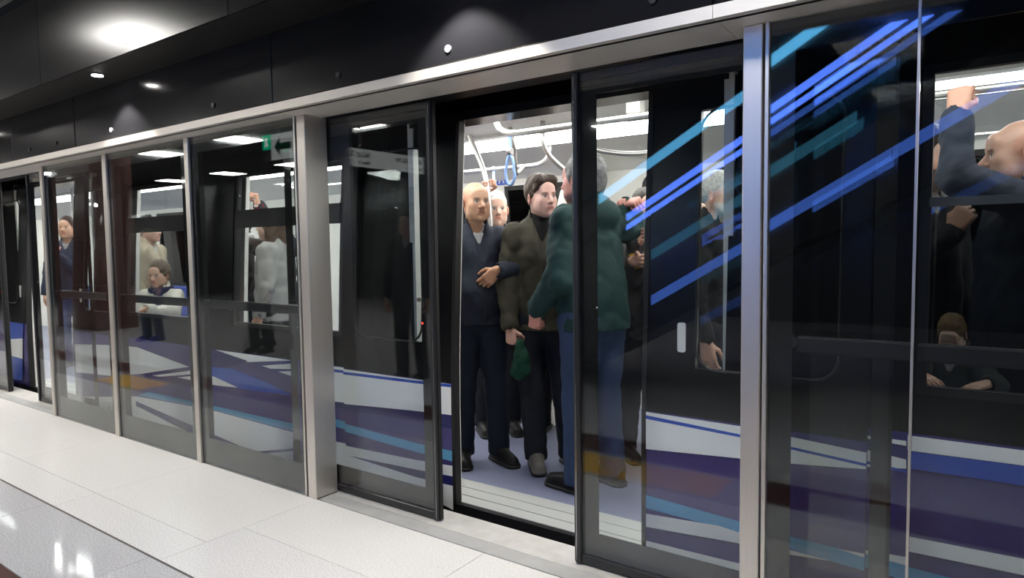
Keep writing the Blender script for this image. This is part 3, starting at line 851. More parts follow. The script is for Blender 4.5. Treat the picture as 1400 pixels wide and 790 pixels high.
# ================================================================== PEOPLE
# Every figure is grown as a smooth distance field and meshed with surface nets.
class Field:
    def __init__(s, lo, hi, h):
        s.lo = np.array(lo, float); s.h = h
        s.n = np.maximum(np.ceil((np.array(hi, float) - s.lo) / h).astype(int) + 1, 4)
        s.ax = [s.lo[i] + h * np.arange(s.n[i]) for i in range(3)]
        s.F = np.full(tuple(s.n), 0.5, np.float32)
    def sub(s, lo, hi):
        sl = []
        for i in range(3):
            a = int(max(0, math.floor((lo[i] - s.lo[i]) / s.h)))
            b = int(min(s.n[i], math.ceil((hi[i] - s.lo[i]) / s.h) + 1))
            if b <= a: return None
            sl.append(slice(a, b))
        x = s.ax[0][sl[0]][:, None, None].astype(np.float32)
        y = s.ax[1][sl[1]][None, :, None].astype(np.float32)
        z = s.ax[2][sl[2]][None, None, :].astype(np.float32)
        return tuple(sl), x, y, z
    def _mix(s, sl, d, k, cut):
        A = s.F[sl]
        if cut:
            d = -d
            if k > 0:
                h = np.maximum(k - np.abs(A - d), 0) / k
                s.F[sl] = np.maximum(A, d) + h * h * k * .25
            else: s.F[sl] = np.maximum(A, d)
        else:
            if k > 0:
                h = np.maximum(k - np.abs(A - d), 0) / k
                s.F[sl] = np.minimum(A, d) - h * h * k * .25
            else: s.F[sl] = np.minimum(A, d)
    def cap(s, a, b, ra, rb=None, k=.02, cut=False, sq=1.0):
        """tapered capsule; sq > 1 squeezes it along Y"""
        rb = ra if rb is None else rb
        a = np.array(a, float); b = np.array(b, float)
        m = max(ra, rb) + k + 3 * s.h
        S = s.sub(np.minimum(a, b) - m, np.maximum(a, b) + m)
        if S is None: return s
        sl, x, y, z = S
        ba = b - a
        L = float(ba @ ba) + 1e-9
        px, py, pz = x - a[0], (y - a[1]), z - a[2]
        t = np.clip((px * ba[0] + py * ba[1] + pz * ba[2]) / L, 0, 1)
        d = np.sqrt((px - ba[0] * t) ** 2 + ((py - ba[1] * t) * sq) ** 2 + (pz - ba[2] * t) ** 2) - (ra + (rb - ra) * t)
        s._mix(sl, d.astype(np.float32), k, cut)
        return s
    def ell(s, c, r, k=.02, cut=False, R=None):
        c = np.array(c, float); r = np.array(r, float)
        m = float(r.max()) + k + 3 * s.h
        S = s.sub(c - m, c + m)
        if S is None: return s
        sl, x, y, z = S
        px, py, pz = x - c[0], y - c[1], z - c[2]
        if R is not None:
            q = [px * R[0][i] + py * R[1][i] + pz * R[2][i] for i in range(3)]
        else: q = [px, py, pz]
        k0 = np.sqrt((q[0] / r[0]) ** 2 + (q[1] / r[1]) ** 2 + (q[2] / r[2]) ** 2)
        k1 = np.sqrt((q[0] / r[0] ** 2) ** 2 + (q[1] / r[1] ** 2) ** 2 + (q[2] / r[2] ** 2) ** 2) + 1e-9
        s._mix(sl, (k0 * (k0 - 1) / k1).astype(np.float32), k, cut)
        return s
    def noise(s, amp, freq, seed=0.0, dirs=None):
        x = s.ax[0][:, None, None]; y = s.ax[1][None, :, None]; z = s.ax[2][None, None, :]
        f = freq
        w = np.sin(x * f * .7 + seed) + np.sin(y * f * .9 + seed * 1.7) + np.sin(z * f * .55 + seed * .6)
        rd = lambda a: 1 - 2 * np.abs(np.sin(a * .5)) ** .7
        n = rd(z * f + 1.7 * w + seed) * .55 + rd((x + y) * f * 1.2 - z * f * .9 + 1.4 * w + seed * 2) * .45 + np.sin((x - y) * f * 2.1 + z * f * 1.7 + w) * .15
        s.F += (amp * n).astype(np.float32)
        return s
    def above(s, z0):       # keep what lies above z0
        z = s.ax[2][None, None, :]
        s.F = np.maximum(s.F, (z0 - z).astype(np.float32)); return s
    def below(s, z1):
        z = s.ax[2][None, None, :]
        s.F = np.maximum(s.F, (z - z1).astype(np.float32)); return s
    def mesh(s):
        F = s.F
        F[0], F[-1] = .5, .5; F[:, 0], F[:, -1] = .5, .5; F[:, :, 0], F[:, :, -1] = .5, .5
        I = F < 0
        c = np.zeros(tuple(np.array(F.shape) - 1), np.int8)
        for i in (0, 1):
            for j in (0, 1):
                for k in (0, 1):
                    c += I[i:F.shape[0] - 1 + i, j:F.shape[1] - 1 + j, k:F.shape[2] - 1 + k]
        act = np.argwhere((c > 0) & (c < 8))
        if not len(act): return np.zeros((0, 3)), np.zeros((0, 4), int)
        off = [(i, j, k) for i in (0, 1) for j in (0, 1) for k in (0, 1)]
        V = np.stack([F[act[:, 0] + o[0], act[:, 1] + o[1], act[:, 2] + o[2]] for o in off], 1)
        pos = np.zeros((len(act), 3)); cnt = np.zeros(len(act))
        for a in range(8):
            for b in range(a + 1, 8):
                oa, ob = np.array(off[a]), np.array(off[b])
                if np.abs(oa - ob).sum() != 1: continue
                m = (V[:, a] < 0) != (V[:, b] < 0)
                t = V[m, a] / (V[m, a] - V[m, b])
                pos[m] += oa + (ob - oa) * t[:, None]
                cnt[m] += 1
        pos = (act + pos / cnt[:, None]) * s.h + s.lo
        idx = np.full(c.shape, -1, int)
        idx[tuple(act.T)] = np.arange(len(act))
        quads = []
        for ax in range(3):
            o = [(1, 0, 0), (0, 1, 0), (0, 0, 1)][ax]
            A = I[:F.shape[0] - o[0], :F.shape[1] - o[1], :F.shape[2] - o[2]]
            B = I[o[0]:, o[1]:, o[2]:]
            e = np.argwhere(A != B)
            u, v = [(1, 2), (2, 0), (0, 1)][ax]
            e = e[(e[:, u] > 0) & (e[:, v] > 0)]
            e = e[(e[:, u] < c.shape[u]) & (e[:, v] < c.shape[v]) & (e[:, ax] < c.shape[ax])]
            du = np.zeros(3, int); du[u] = 1
            dv = np.zeros(3, int); dv[v] = 1
            q = np.stack([idx[tuple((e - du - dv).T)], idx[tuple((e - dv).T)], idx[tuple(e.T)], idx[tuple((e - du).T)]], 1)
            fl = ~A[tuple(e.T)]
            q[fl] = q[fl][:, ::-1]
            quads.append(q)
        return pos, np.concatenate(quads)

def np_obj(name, verts, quads, mat, parent, cols=None):
    me = bpy.data.meshes.new(name)
    me.from_pydata(verts.tolist(), [], quads.tolist())
    me.materials.append(mat)
    me.polygons.foreach_set('use_smooth', [True] * len(me.polygons))
    if cols is not None:
        at = me.color_attributes.new('Col', 'FLOAT_COLOR', 'POINT')
        at.data.foreach_set('color', np.concatenate([cols, np.ones((len(cols), 1))], 1).astype(np.float32).ravel())
    o = bpy.data.objects.new(name, me)
    COL.objects.link(o)
    o.parent = parent
    return o

m, nt, N_, L_ = new_mat('skin')
b_ = N_['Principled BSDF']
at_ = N_.new('ShaderNodeAttribute'); at_.attribute_name = 'Col'
L_.new(at_.outputs['Color'], b_.inputs['Base Color'])
b_.inputs['Roughness'].default_value = 0.5
b_.inputs['Subsurface Weight'].default_value = 0.08
b_.inputs['Subsurface Radius'].default_value = (.01, .004, .002)
b_.inputs['Subsurface Scale'].default_value = 0.3
M['skin'] = m
_cloth = {}
def cloth(col, rough=.8, scale=260, other=None):
    key = (tuple(col), rough)
    if key not in _cloth:
        o = other or tuple(c * .72 for c in col)
        _cloth[key] = pbsdf('fabric %d' % len(_cloth), col, rough, 0, .25, bump=(scale, .07), noise_col=(9, o, .25))
    return _cloth[key]
_hair = {}
def hairmat(col):
    if col not in _hair:
        _hair[col] = pbsdf('hair %d' % len(_hair), col, .5, 0, .35, bump=(160, .5), noise_col=(70, tuple(c * .5 for c in col), .2))
    return _hair[col]

def rotm(yaw, pitch=0, roll=0):
    return np.array(Matrix.Rotation(yaw, 3, 'Z') @ Matrix.Rotation(pitch, 3, 'X') @ Matrix.Rotation(roll, 3, 'Y'))

_heads = {}
def head_mesh(kind, skin, brow, lip, h=.0042, beard=None):
    """head in its own frame: eyes at z=0, face towards -Y; ends in a neck stump"""
    key = (kind, skin, brow, beard, h)
    if key in _heads: return _heads[key]
    old = kind == 'old'
    wide = 1.07 if old else 1.0
    f = Field((-.105, -.145, -.20), (.105, .13, .14), h)
    f.ell((0, .018, .035), (.077 * wide, .096, .086), .0)
    f.ell((0, -.030, -.022), (.064 * wide, .064, .082), .04)
    f.cap((0, -.035, -.055), (0, -.066, -.093), .046 * wide, .024, .03)
    for sx in (-1, 1):
        f.cap((sx * .050 * wide, .006, -.045), (sx * .030, -.055, -.088), .020, .020, .03)
        f.ell((sx * .042, -.064, -.022), (.022, .016, .018), .035)
        f.ell((sx * .040, -.048, -.052), (.024, .024, .030), .03)
        if old: f.ell((sx * .046, -.045, -.072), (.022, .026, .022), .025)
    f.cap((-.036, -.087, .019), (.036, -.087, .019), .0095, None, .018)
    f.ell((0, -.078, .05), (.05, .02, .03), .03)
    # sockets, eyeballs, lids
    for sx in (-1, 1):
        f.ell((sx * .0315, -.105, .0), (.0175, .014, .0105), .012, cut=True)
    for sx in (-1, 1):
        f.ell((sx * .0315, -.079, -.001), (.0145, .0125, .0125), .003)
        f.cap((sx * .018, -.0885, .006), (sx * .045, -.083, .005), .0042, .0042, .004)
        f.cap((sx * .019, -.0875, -.0085), (sx * .044, -.0825, -.008), .0035, .0035, .005)
        if old: f.cap((sx * .020, -.088, -.018), (sx * .044, -.080, -.018), .005, .005, .008)
    # nose
    nl = .006 if old else .0
    f.cap((0, -.090, .010), (0, -.112 - nl, -.030), .0075, .0115 + nl * .4, .014)
    for sx in (-1, 1):
        f.ell((sx * .0125, -.101, -.034), (.0085 + nl * .3, .010, .0075), .008)
        f.ell((sx * .006, -.113 - nl, -.0425), (.0035, .004, .004), .003, cut=True)
    # mouth
    f.ell((0, -.086, -.062), (.030, .014, .020), .02)
    f.cap((-.023, -.089, -.0580), (.023, -.089, -.0580), .0062, None, .006)
    f.cap((-.019, -.0905, -.0685), (.019, -.0905, -.0685), .0074, None, .006)
    f.cap((-.024, -.1035, -.0632), (.024, -.1035, -.0632), .0038, None, .003, cut=True)
    if old:
        for sx in (-1, 1):
            f.cap((sx * .026, -.1, -.040), (sx * .034, -.092, -.066), .0035, .003, .006, cut=True)
            f.cap((-.03 * sx, -.0985, .055), (.0, -.0995, .056), .0022, None, .004, cut=True)
    f.ell((0, -.083, -.098), (.017, .014, .014), .015)
    # ears
    for sx in (-1, 1):
        R = rotm(sx * .45, 0, 0)
        f.ell((sx * .083 * wide, .012, -.008), (.0075, .019, .032), .006, R=R)
        f.ell((sx * .089 * wide, .007, -.004), (.005, .010, .018), .004, cut=True, R=R)
    # neck
    nr = .058 if old else .053
    f.cap((0, .022, -.05), (0, .040, -.185), nr, nr + .004, .03)
    if beard:
        f.ell((0, -.062, -.085), (.058, .05, .05), .02)
    v, q = f.mesh()
    x, y, z = v.T
    C = np.tile(np.array(skin), (len(v), 1))
    def mix(mask, col, a):
        C[mask] = C[mask] * (1 - a) + np.array(col) * a
    ax = np.abs(x)
    mix((z < -.02) & (z > -.045) & (y < -.098), (skin[0] * .95, skin[1] * .70, skin[2] * .62), .25)          # nose tip
    mix((np.hypot(ax - .045, (z + .028)) < .02) & (y < -.05), (skin[0] * .95, skin[1] * .68, skin[2] * .6), .15)   # cheeks
    mix((ax > .076), (skin[0] * .95, skin[1] * .65, skin[2] * .55), .45)                                   # ears
    mix((ax < .026) & (z < -.0525) & (z > -.0755) & (y < -.085), lip, .8)
    mix((ax < .022) & (np.abs(z + .0632) < .0022) & (y < -.085), (.10, .03, .025), .7)
    br = (np.abs(z - (.019 - 6.0 * (ax - .033) ** 2)) < .0034) & (ax > .014) & (ax < .050) & (y < -.06)
    mix(br, brow, .62)
    er = np.hypot((ax - .0315) / .0138, (z + .001) / .0074) < 1
    mix(er & (y < -.078), (.62, .58, .54), .9)
    gx = x - .002       # gaze slightly to the figure's left
    mix(er & (np.hypot(np.abs(gx) - .0315, z + .0005) < .0066) & (y < -.078), (.025, .016, .012), 1)
    lash = (np.abs(z - .0062) < .0022) & (np.abs(ax - .0315) < .0135) & (y < -.076)
    mix(lash, (brow[0] * .5, brow[1] * .5, brow[2] * .5), .75)
    if beard:
        mix((z < -.04) & (y < .0) & (z > -.14) & ~((ax < .020) & (np.abs(z + .063) < .008)) & ~((z > -.048) & (ax < .02)), beard, .9)
    elif old is False:
        mix((z < -.045) & (z > -.115) & (y < -.01) & ~((ax < .023) & (np.abs(z + .063) < .011)), (skin[0] * .85, skin[1] * .80, skin[2] * .78), .22)
    _heads[key] = (v, q, C)
    return _heads[key]

def hair_mesh(style, h=.0055, seed=1.0):
    f = Field((-.15, -.16, -.36), (.15, .19, .19), h)
    if style == 'bald':          # fringe of hair at the sides and back
        f.ell((0, .022, .030), (.083, .101, .088), 0)
        f.noise(.0015, 90, seed)
        f.ell((0, -.07, .08), (.11, .13, .105), .008, cut=True)
        f.ell((0, -.138, -.03), (.14, .115, .12), .006, cut=True)
        f.above(-.045)
    elif style == 'short':
        f.ell((0, .020, .040), (.085, .105, .097), 0)
        f.noise(.0022, 80, seed)
        f.ell((0, -.115, -.035), (.105, .085, .105), .012, cut=True)
        f.ell((0, -.085, -.10), (.13, .12, .08), .012, cut=True)
        f.above(-.075)
    elif style == 'fringe':
        f.ell((0, .020, .040), (.086, .106, .098), 0)
        f.noise(.0035, 75, seed)
        f.ell((0, -.120, -.072), (.100, .085, .098), .012, cut=True)
        f.ell((0, -.085, -.125), (.13, .12, .08), .012, cut=True)
        f.above(-.08)
    elif style == 'wavy':        # parted fringe swept to both sides, volume on top
        f.ell((0, .024, .044), (.086, .104, .098), 0)
        f.ell((-.040, -.045, .094), (.044, .048, .034), .03)
        f.ell((.040, -.045, .094), (.044, .048, .034), .03)
        f.cap((.050, -.072, .092), (.080, -.050, .040), .016, .008, .02)
        f.cap((-.050, -.072, .092), (-.080, -.050, .040), .016, .008, .02)
        f.noise(.0035, 60, seed)
        f.ell((0, -.105, .000), (.064, .06, .074), .010, cut=True)
        f.ell((0, -.090, -.075), (.13, .115, .095), .010, cut=True)
        f.above(-.06)
    elif style == 'bushy':
        f.ell((0, .028, .042), (.098, .112, .105), 0)
        f.ell((0, .07, -.02), (.08, .06, .07), .03)
        f.noise(.006, 48, seed)
        f.ell((0, -.12, -.03), (.10, .085, .11), .012, cut=True)
        f.ell((0, -.09, -.11), (.14, .12, .09), .012, cut=True)
        f.above(-.10)
    elif style == 'long':
        f.ell((0, .022, .042), (.092, .108, .102), 0)
        for sx in (-1, 1):
            f.cap((sx * .072, .02, .02), (sx * .085, .03, -.25), .045, .035, .04)
        f.cap((0, .07, 0), (0, .08, -.25), .07, .06, .04)
        f.noise(.005, 50, seed)
        f.ell((0, -.115, -.035), (.075, .085, .11), .012, cut=True)
        f.cap((0, -.07, -.10), (0, -.06, -.30), .06, .065, .01, cut=True)
    elif style == 'ponytail':
        f.ell((0, .020, .038), (.083, .103, .094), 0)
        f.cap((0, .10, .02), (0, .13, -.26), .032, .02, .03)
        f.noise(.0025, 70, seed)
        f.ell((0, -.115, -.035), (.095, .085, .105), .012, cut=True)
        f.ell((0, -.085, -.12), (.13, .12, .09), .012, cut=True)
    return f.mesh()

def unit(v):
    v = np.array(v, float); return v / (np.linalg.norm(v) + 1e-9)

def hand_mesh(wrist, d, n, right, pose, h=.0042, fa=None):
    """palm and five separate bent fingers; d = finger direction, n = palm normal"""
    d = unit(d); n = np.array(n, float); n = unit(n - d * (n @ d))
    t = np.cross(d, n) * (1 if right else -1)       # towards the thumb
    w = np.array(wrist, float)
    fa = d if fa is None else unit(fa)
    flex = {'relaxed': (22, 30, 22), 'grip': (62, 82, 48), 'fist': (72, 92, 60), 'flat': (6, 10, 8)}[pose]
    P = []; rad = []
    def chain(base, dirs, lens, r0, r1):
        p = np.array(base); out = [p]
        for dd, l in zip(dirs, lens):
            p = p + dd * l; out.append(p)
        return out, np.linspace(r0, r1, len(out))
    chains = []
    spec = [(.031, .088, (.040, .025, .019)), (.0105, .092, (.045, .028, .020)), (-.0105, .088, (.041, .026, .019)), (-.030, .080, (.032, .019, .017))]
    for i, (ofs, ln, lens) in enumerate(spec):
        base = w + d * ln + t * ofs
        a = 0; dirs = []
        for j in range(3):
            a += math.radians(flex[j] * (1 + .06 * i))
            dd = d * math.cos(a) + n * math.sin(a) + t * (ofs * 2.2 * (1 if j == 0 and pose != 'fist' else 0))
            dirs.append(unit(dd))
        chains.append(chain(base, dirs, lens, .0098 - .0006 * (i == 3), .0072))
    if pose in ('grip', 'fist'):
        td = [unit(d * .55 + t * .60 + n * .55), unit(d * .55 - t * .1 + n * .75), unit(d * .45 - t * .55 + n * .45)]
    else:
        td = [unit(d * .65 + t * .65 + n * .35), unit(d * .85 + t * .25 + n * .35), unit(d * .9 + n * .3)]
    chains.append(chain(w + d * .022 + t * .024 + n * .004, td, (.042, .032, .026), .0125, .0082))
    allp = np.concatenate([np.array(c[0]) for c in chains] + [w[None], (w - fa * .05)[None]])
    f = Field(allp.min(0) - .03, allp.max(0) + .03, h)
    f.cap(w - fa * .05, w, .026, .026, 0)
    f.cap(w, w + d * .012, .026, .026, .01)
    for (ofs, ln, lens) in spec:
        f.cap(w + d * .012 + t * ofs * .6, w + d * ln + t * ofs, .0165, .0128, .012)
    f.ell(w + d * .035 + t * .024 + n * .008, (.020, .020, .020), .012)
    for pts, r in chains:
        for i in range(len(pts) - 1):
            f.cap(pts[i], pts[i + 1], r[i], r[i + 1], .003)
    return f.mesh()

def ik(S, T, l1, l2, pole):
    S = np.array(S, float); T = np.array(T, float)
    v = T - S; L = np.linalg.norm(v); u = v / (L + 1e-9)
    if L > (l1 + l2) * .995:
        L = (l1 + l2) * .995; T = S + u * L
    a = (l1 * l1 - l2 * l2 + L * L) / (2 * L)
    hgt = math.sqrt(max(l1 * l1 - a * a, 0))
    p = np.array(pole, float); p = p - u * (p @ u); p = unit(p)
    return S + u * a + p * hgt, T

def person(label, loc, face, height=1.75, skin=(.55, .34, .25), head='young', hair='short', haircol=(.05, .035, .025),
           look=None, pitch=0.0, roll=0.0, jacket=(.03, .03, .04), shirt=(.4, .4, .4), trousers=(.02, .022, .03), shoes=(.01, .01, .01),
           hands=(None, None), belly=0.0, turtle=False, hood=False, open_front=True, beard=None, sit=False, hem=.80,
           feet=None, cuffs=None, res=.0125, scarf=None, hres=.0042, bulk=1.0, long_coat=False, stoop=0.0, group=None, hres2=None, bands=None):
    """loc: where the figure stands; face: world direction of the chest; look: world direction of the face;
    hands: (left, right), each None or dict(at=world wrist point, d=world finger direction, n=world palm normal, pose=...)"""
    s = height / 1.75
    fx, fyy = face
    rz = math.atan2(fx, -fyy)                 # local -Y -> face
    t = empty('person', loc, rz)
    t.scale = (s, s, s)
    tag(t, label, 'person', group)
    Ri = np.array(Matrix.Rotation(-rz, 3, 'Z'))
    def w2l(p): return Ri @ (np.array(p, float) - np.array(loc, float)) / s
    def dl(d): return Ri @ np.array(d, float)
    dz = -.44 if sit else 0.0
    up = np.array((0, 0, dz))
    hunch = np.array((0, -stoop, 0))
    sh = {1: np.array((.168, .012, 1.410)) + up + hunch, -1: np.array((-.168, .012, 1.410)) + up + hunch}
    neck = np.array((0, .018, 1.47)) + up + hunch
    hc = np.array((0, -.012, 1.632)) + up + hunch * 1.3
    hip = {1: np.array((.09, 0, .90)) + up, -1: np.array((-.09, 0, .90)) + up}
    if sit:
        kn = {k: np.array((k * .11, -.44, .48)) for k in (1, -1)}
        an = {k: np.array((k * .11, -.46, .09)) for k in (1, -1)}
        fd = {1: 0, -1: 0}
    else:
        ft = feet or ((.11, .0, 0.0), (-.11, .03, 0.0))      # (x, y, toe turn) for left, right
        an = {1: np.array((ft[0][0], ft[0][1] + .03, .09)), -1: np.array((ft[1][0], ft[1][1] + .03, .09))}
        kn = {k: (hip[k] + an[k]) / 2 + np.array((0, -.02, 0)) for k in (1, -1)}
        fd = {1: ft[0][2], -1: ft[1][2]}
    el, wr, hd = {}, {}, {}
    for k, H in ((1, hands[0]), (-1, hands[1])):
        if H is None:
            tgt = sh[k] + np.array((k * .075, -.06, -.545))
            hd[k] = dict(d=(0, -.15, -1), n=(-k, .1, 0), pose='relaxed'); hd[k]['d'] = np.array(hd[k]['d'], float); hd[k]['n'] = np.array(hd[k]['n'], float)
        else:
            tgt = w2l(H['at'])
            hd[k] = dict(d=dl(H['d']), n=dl(H['n']), pose=H.get('pose', 'relaxed'))
        pole = dl(H['pole']) if H and 'pole' in H else np.array((k * .5, .7, -.5))
        el[k], wr[k] = ik(sh[k], tgt, .30, .265, pole)
    # ---- trousers
    lo = np.minimum.reduce([an[1], an[-1], kn[1], kn[-1], hip[-1]]) - .15
    hi = np.maximum.reduce([an[1], an[-1], kn[1], kn[-1], hip[1]]) + .17
    f = Field(lo, hi, res)
    f.ell((0, .005, .93 + dz), (.165 * bulk, .125 * bulk, .14), 0)
    for k in (1, -1):
        f.cap(hip[k], kn[k], .098 * bulk, .074, .04)
        f.cap(kn[k], an[k] + np.array((0, 0, -.03)), .074, .066, .02)
    f.noise(.006, 30, height * 9 + fx)
    if not sit: f.above(.045)
    v, q = f.mesh()
    np_obj('trousers', v, q, cloth(trousers), t)
    # ---- shoes
    for k in (1, -1):
        a = an[k]; c, sn = math.cos(fd[k]), math.sin(fd[k])
        fw_ = np.array((sn, -c, 0.0))
        f = Field(a + fw_ * .08 + np.array((-.19, -.19, -.12)), a + fw_ * .08 + np.array((.19, .19, .06)), .008)
        base = np.array((a[0], a[1], 0.0))
        f.cap(base + fw_ * -.035 + (0, 0, .05), base + fw_ * .03 + (0, 0, .065), .040, .042, 0)
        f.cap(base + fw_ * .03 + (0, 0, .06), base + fw_ * .165 + (0, 0, .036), .044, .036, .03)
        f.cap(base + fw_ * -.03 + (0, 0, .06), base + fw_ * -.02 + (0, 0, .10), .038, .042, .02)
        f.cap(base + fw_ * -.04 + (0, 0, .012), base + fw_ * .165 + (0, 0, .012), .046, .044, .006)
        f.above(.0)
        v, q = f.mesh()
        so = np_obj('shoe', v, q, cloth(shoes, .5), t)
        f = Field(a + fw_ * .08 + np.array((-.19, -.19, -.12)), a + fw_ * .08 + np.array((.19, .19, .0)), .008)
        f.cap(base + fw_ * -.04 + (0, 0, .010), base + fw_ * .165 + (0, 0, .010), .050, .048, 0)
        f.above(.0); f.below(.022)
        v, q = f.mesh()
        np_obj('sole', v, q, M['rubber'], so)
        if max(shoes) > .1:         # trainers: laces across the instep
            for j in range(4):
                c0 = base + fw_ * (.035 + .025 * j) + (0, 0, .106 - .009 * j)
                sd = np.array((fw_[1], -fw_[0], 0))
                MB().tube([tuple(c0 - sd * .024 - (0, 0, .008)), tuple(c0), tuple(c0 + sd * .024 - (0, 0, .008))], .004, 6).build('lace', M['paper'], so)
    # ---- jacket
    allp = [sh[1], sh[-1], el[1], el[-1], wr[1], wr[-1], np.array((0, 0, hem + dz)), neck]
    lo = np.minimum.reduce(allp) - .17; hi = np.maximum.reduce(allp) + .16
    lo[0] = min(lo[0], -.32); hi[0] = max(hi[0], .32); lo[1] = min(lo[1], -.30); hi[1] = max(hi[1], .26)
    hm = max(hem + dz, .12)
    f = Field(lo, hi, res)
    b = bulk
    ch = np.array((0, .0, 1.27)) + up + hunch * .7
    f.cap(ch, (0, .0, 1.02 + dz), .166 * b, .163 * b, 0, sq=1.34)
    f.cap((0, 0, 1.02 + dz), (0, .01, hm - .03), .163 * b, .176 * b, .04, sq=1.28)
    if belly: f.ell((0, -.06, 1.07 + dz), (.155 * b, .10 + belly, .17), .05)
    f.cap(sh[1] + (-.03, 0, -.01), sh[-1] + (.03, 0, -.01), .070 * b, None, .05)
    f.cap(neck + (0, .015, -.03), neck + (0, .01, .0), .095, .075, .05)
    for k in (1, -1):
        dsl = unit(wr[k] - el[k])
        f.cap(sh[k] + (-k * .01, 0, 0), el[k], .066 * b, .056 * b, .04)
        f.cap(el[k], wr[k] - dsl * .012, .056 * b, .045, .02)
    f.noise(.0095, 24, height * 13 + loc[0]); f.noise(.005, 55, loc[1] * 7)
    for k in (1, -1):       # sleeve opening
        dsl = unit(wr[k] - el[k])
        f.cap(wr[k] - dsl * .004, wr[k] + dsl * .06, .034, .034, .004, cut=True)
    # collar, cut around the neck
    f.cap(neck + (0, .02, -.01), neck + (0, .005, .055), .088, .080, .02)
    f.cap(neck + (0, .005, -.06), neck + (0, -.02, .16), .066, .066, .006, cut=True)
    if hood:
        f.ell(neck + (0, .10, -.02), (.12, .065, .08), .03)
        f.cap(neck + (-.09, .03, .0), neck + (-.06, -.10, -.10), .035, .03, .03)
        f.cap(neck + (.09, .03, .0), neck + (.06, -.10, -.10), .035, .03, .03)
        f.cap(neck + (0, .005, -.03), neck + (0, -.02, .16), .066, .066, .006, cut=True)
    if open_front:
        f.cap(neck + (0, -.10, .05), neck + (0, -.19, -.24), .066, .022, .012, cut=True)
        f.cap(neck + (0, -.19, -.24), (0, -.25, hm), .0, .0, .008, cut=True)
    f.above(hm)
    v, q = f.mesh()
    jk = np_obj('jacket', v, q, cloth(jacket, .75), t)
    # front zip as a thin tooth line lying on the jacket
    if open_front:
        fr_ = v[(np.abs(v[:, 0]) < .012) & (v[:, 1] < -.02)]
        zs = np.linspace(hm + .03, neck[2] - .26, 9)
        pts = []
        for z in zs:
            near = fr_[np.abs(fr_[:, 2] - z) < .02]
            if len(near): pts.append((0, near[:, 1].min() - .001, z))
        if len(pts) > 2:
            MB().tube(pts, .0045, 6).build('zip', 'rubber', jk)
    # ---- shirt or jumper inside the jacket
    f = Field((-.17, -.16, 1.05 + dz), (.17, .14, 1.62 + dz), .011)
    f.F = f.F
    f.cap(ch + (0, -.01, 0), neck + (0, -.015, -.06), .150, .098, 0, sq=1.45)
    f.cap(neck + (0, .0, -.06), neck + (0, -.004, .05 if turtle else -.012), .070 if turtle else .066, .064 if turtle else .062, .04)
    if turtle: f.noise(.003, 60, 2)
    if not turtle:
        f.cap(neck + (0, -.07, .02), neck + (0, -.08, .06), .05, .05, .01, cut=True)
    v, q = f.mesh()
    np_obj('jumper' if turtle else 'shirt', v, q, cloth(shirt), t)
    if scarf:
        f = Field(neck + (-.16, -.20, -.34), neck + (.16, .16, .12), .010)
        for a in range(14):
            t0, t1 = 2 * math.pi * a / 14, 2 * math.pi * (a + 1) / 14
            f.cap(neck + (.085 * math.cos(t0), .005 + .078 * math.sin(t0), .012 + .012 * math.sin(t0)), neck + (.085 * math.cos(t1), .005 + .078 * math.sin(t1), .012 + .012 * math.sin(t1)), .030, .030, .01)
        f.cap(neck + (.03, -.10, -.01), neck + (.05, -.165, -.25), .036, .036, .02)
        f.noise(.005, 70, 4)
        v, q = f.mesh(); np_obj('scarf', v, q, cloth(scarf), t)
    # ---- body: head, neck, torso, limbs and hands in skin
    V, Q, C = [], [], []
    def put(v, q, c):
        n = sum(len(a) for a in V)
        V.append(v); Q.append(q + n); C.append(c)
    fl_ = unit(dl((*(look or face), 0)))
    yaw = math.atan2(fl_[0], -fl_[1])
    HR = rotm(yaw, pitch, roll)
    lip = (skin[0] * .80, skin[1] * .50, skin[2] * .50)
    brow = haircol if hair != 'bald' else tuple(c * .55 for c in haircol)
    hv, hq, hcx = head_mesh(head, tuple(skin), tuple(brow), lip, hres, beard)
    HS = np.array((.96, 1.0, 1.03) if head == 'old' else (.95, .99, 1.05))
    put((hv * HS) @ HR.T + hc, hq, hcx)
    f = Field(np.minimum(np.minimum.reduce([an[1], an[-1], wr[1], wr[-1], el[1], el[-1]]), np.array((-.25, -.2, .02))) - .06,
              np.maximum(np.maximum.reduce([an[1], an[-1], wr[1], wr[-1], el[1], el[-1]]), np.array((.25, .2, 1.60 + dz))) + .06, .02)
    f.cap(ch, (0, .0, .98 + dz), .125, .115, 0, sq=1.5)
    f.cap(sh[1] + (-.04, 0, -.02), sh[-1] + (.04, 0, -.02), .05, None, .04)
    f.cap(neck + (0, .01, -.05), hc + (0, .02, -.08), .05, .045, .02)
    for k in (1, -1):
        f.cap(sh[k], el[k], .045, .038, .02); f.cap(el[k], wr[k], .038, .026, .02)
        f.cap(hip[k], kn[k], .07, .05, .03); f.cap(kn[k], an[k], .05, .035, .02)
    v, q = f.mesh()
    put(v, q, np.tile(np.array(skin), (len(v), 1)))
    for k in (1, -1):
        v, q = hand_mesh(wr[k], hd[k]['d'], hd[k]['n'], k < 0, hd[k]['pose'], hres2 or hres, wr[k] - el[k])
        hs = np.array((skin[0] * .97, skin[1] * .86, skin[2] * .80))
        put(v, q, np.tile(hs, (len(v), 1)))
    np_obj('body', np.concatenate(V), np.concatenate(Q), M['skin'], t, np.concatenate(C))
    if hair != 'none':
        v, q = hair_mesh(hair, .0055 if hres < .006 else .008, height * 5 + loc[0])
        np_obj('hair', (v * HS) @ HR.T + hc, q, hairmat(tuple(haircol)), t)
    if cuffs:
        for k, col in cuffs.items():
            dsl = unit(wr[k] - el[k])
            MB().tube([tuple(wr[k] - dsl * .075), tuple(wr[k] - dsl * .045), tuple(wr[k] - dsl * .004)], [.0515, .0515, .047], 14).build('cuff', cloth(col), t, smooth=True)
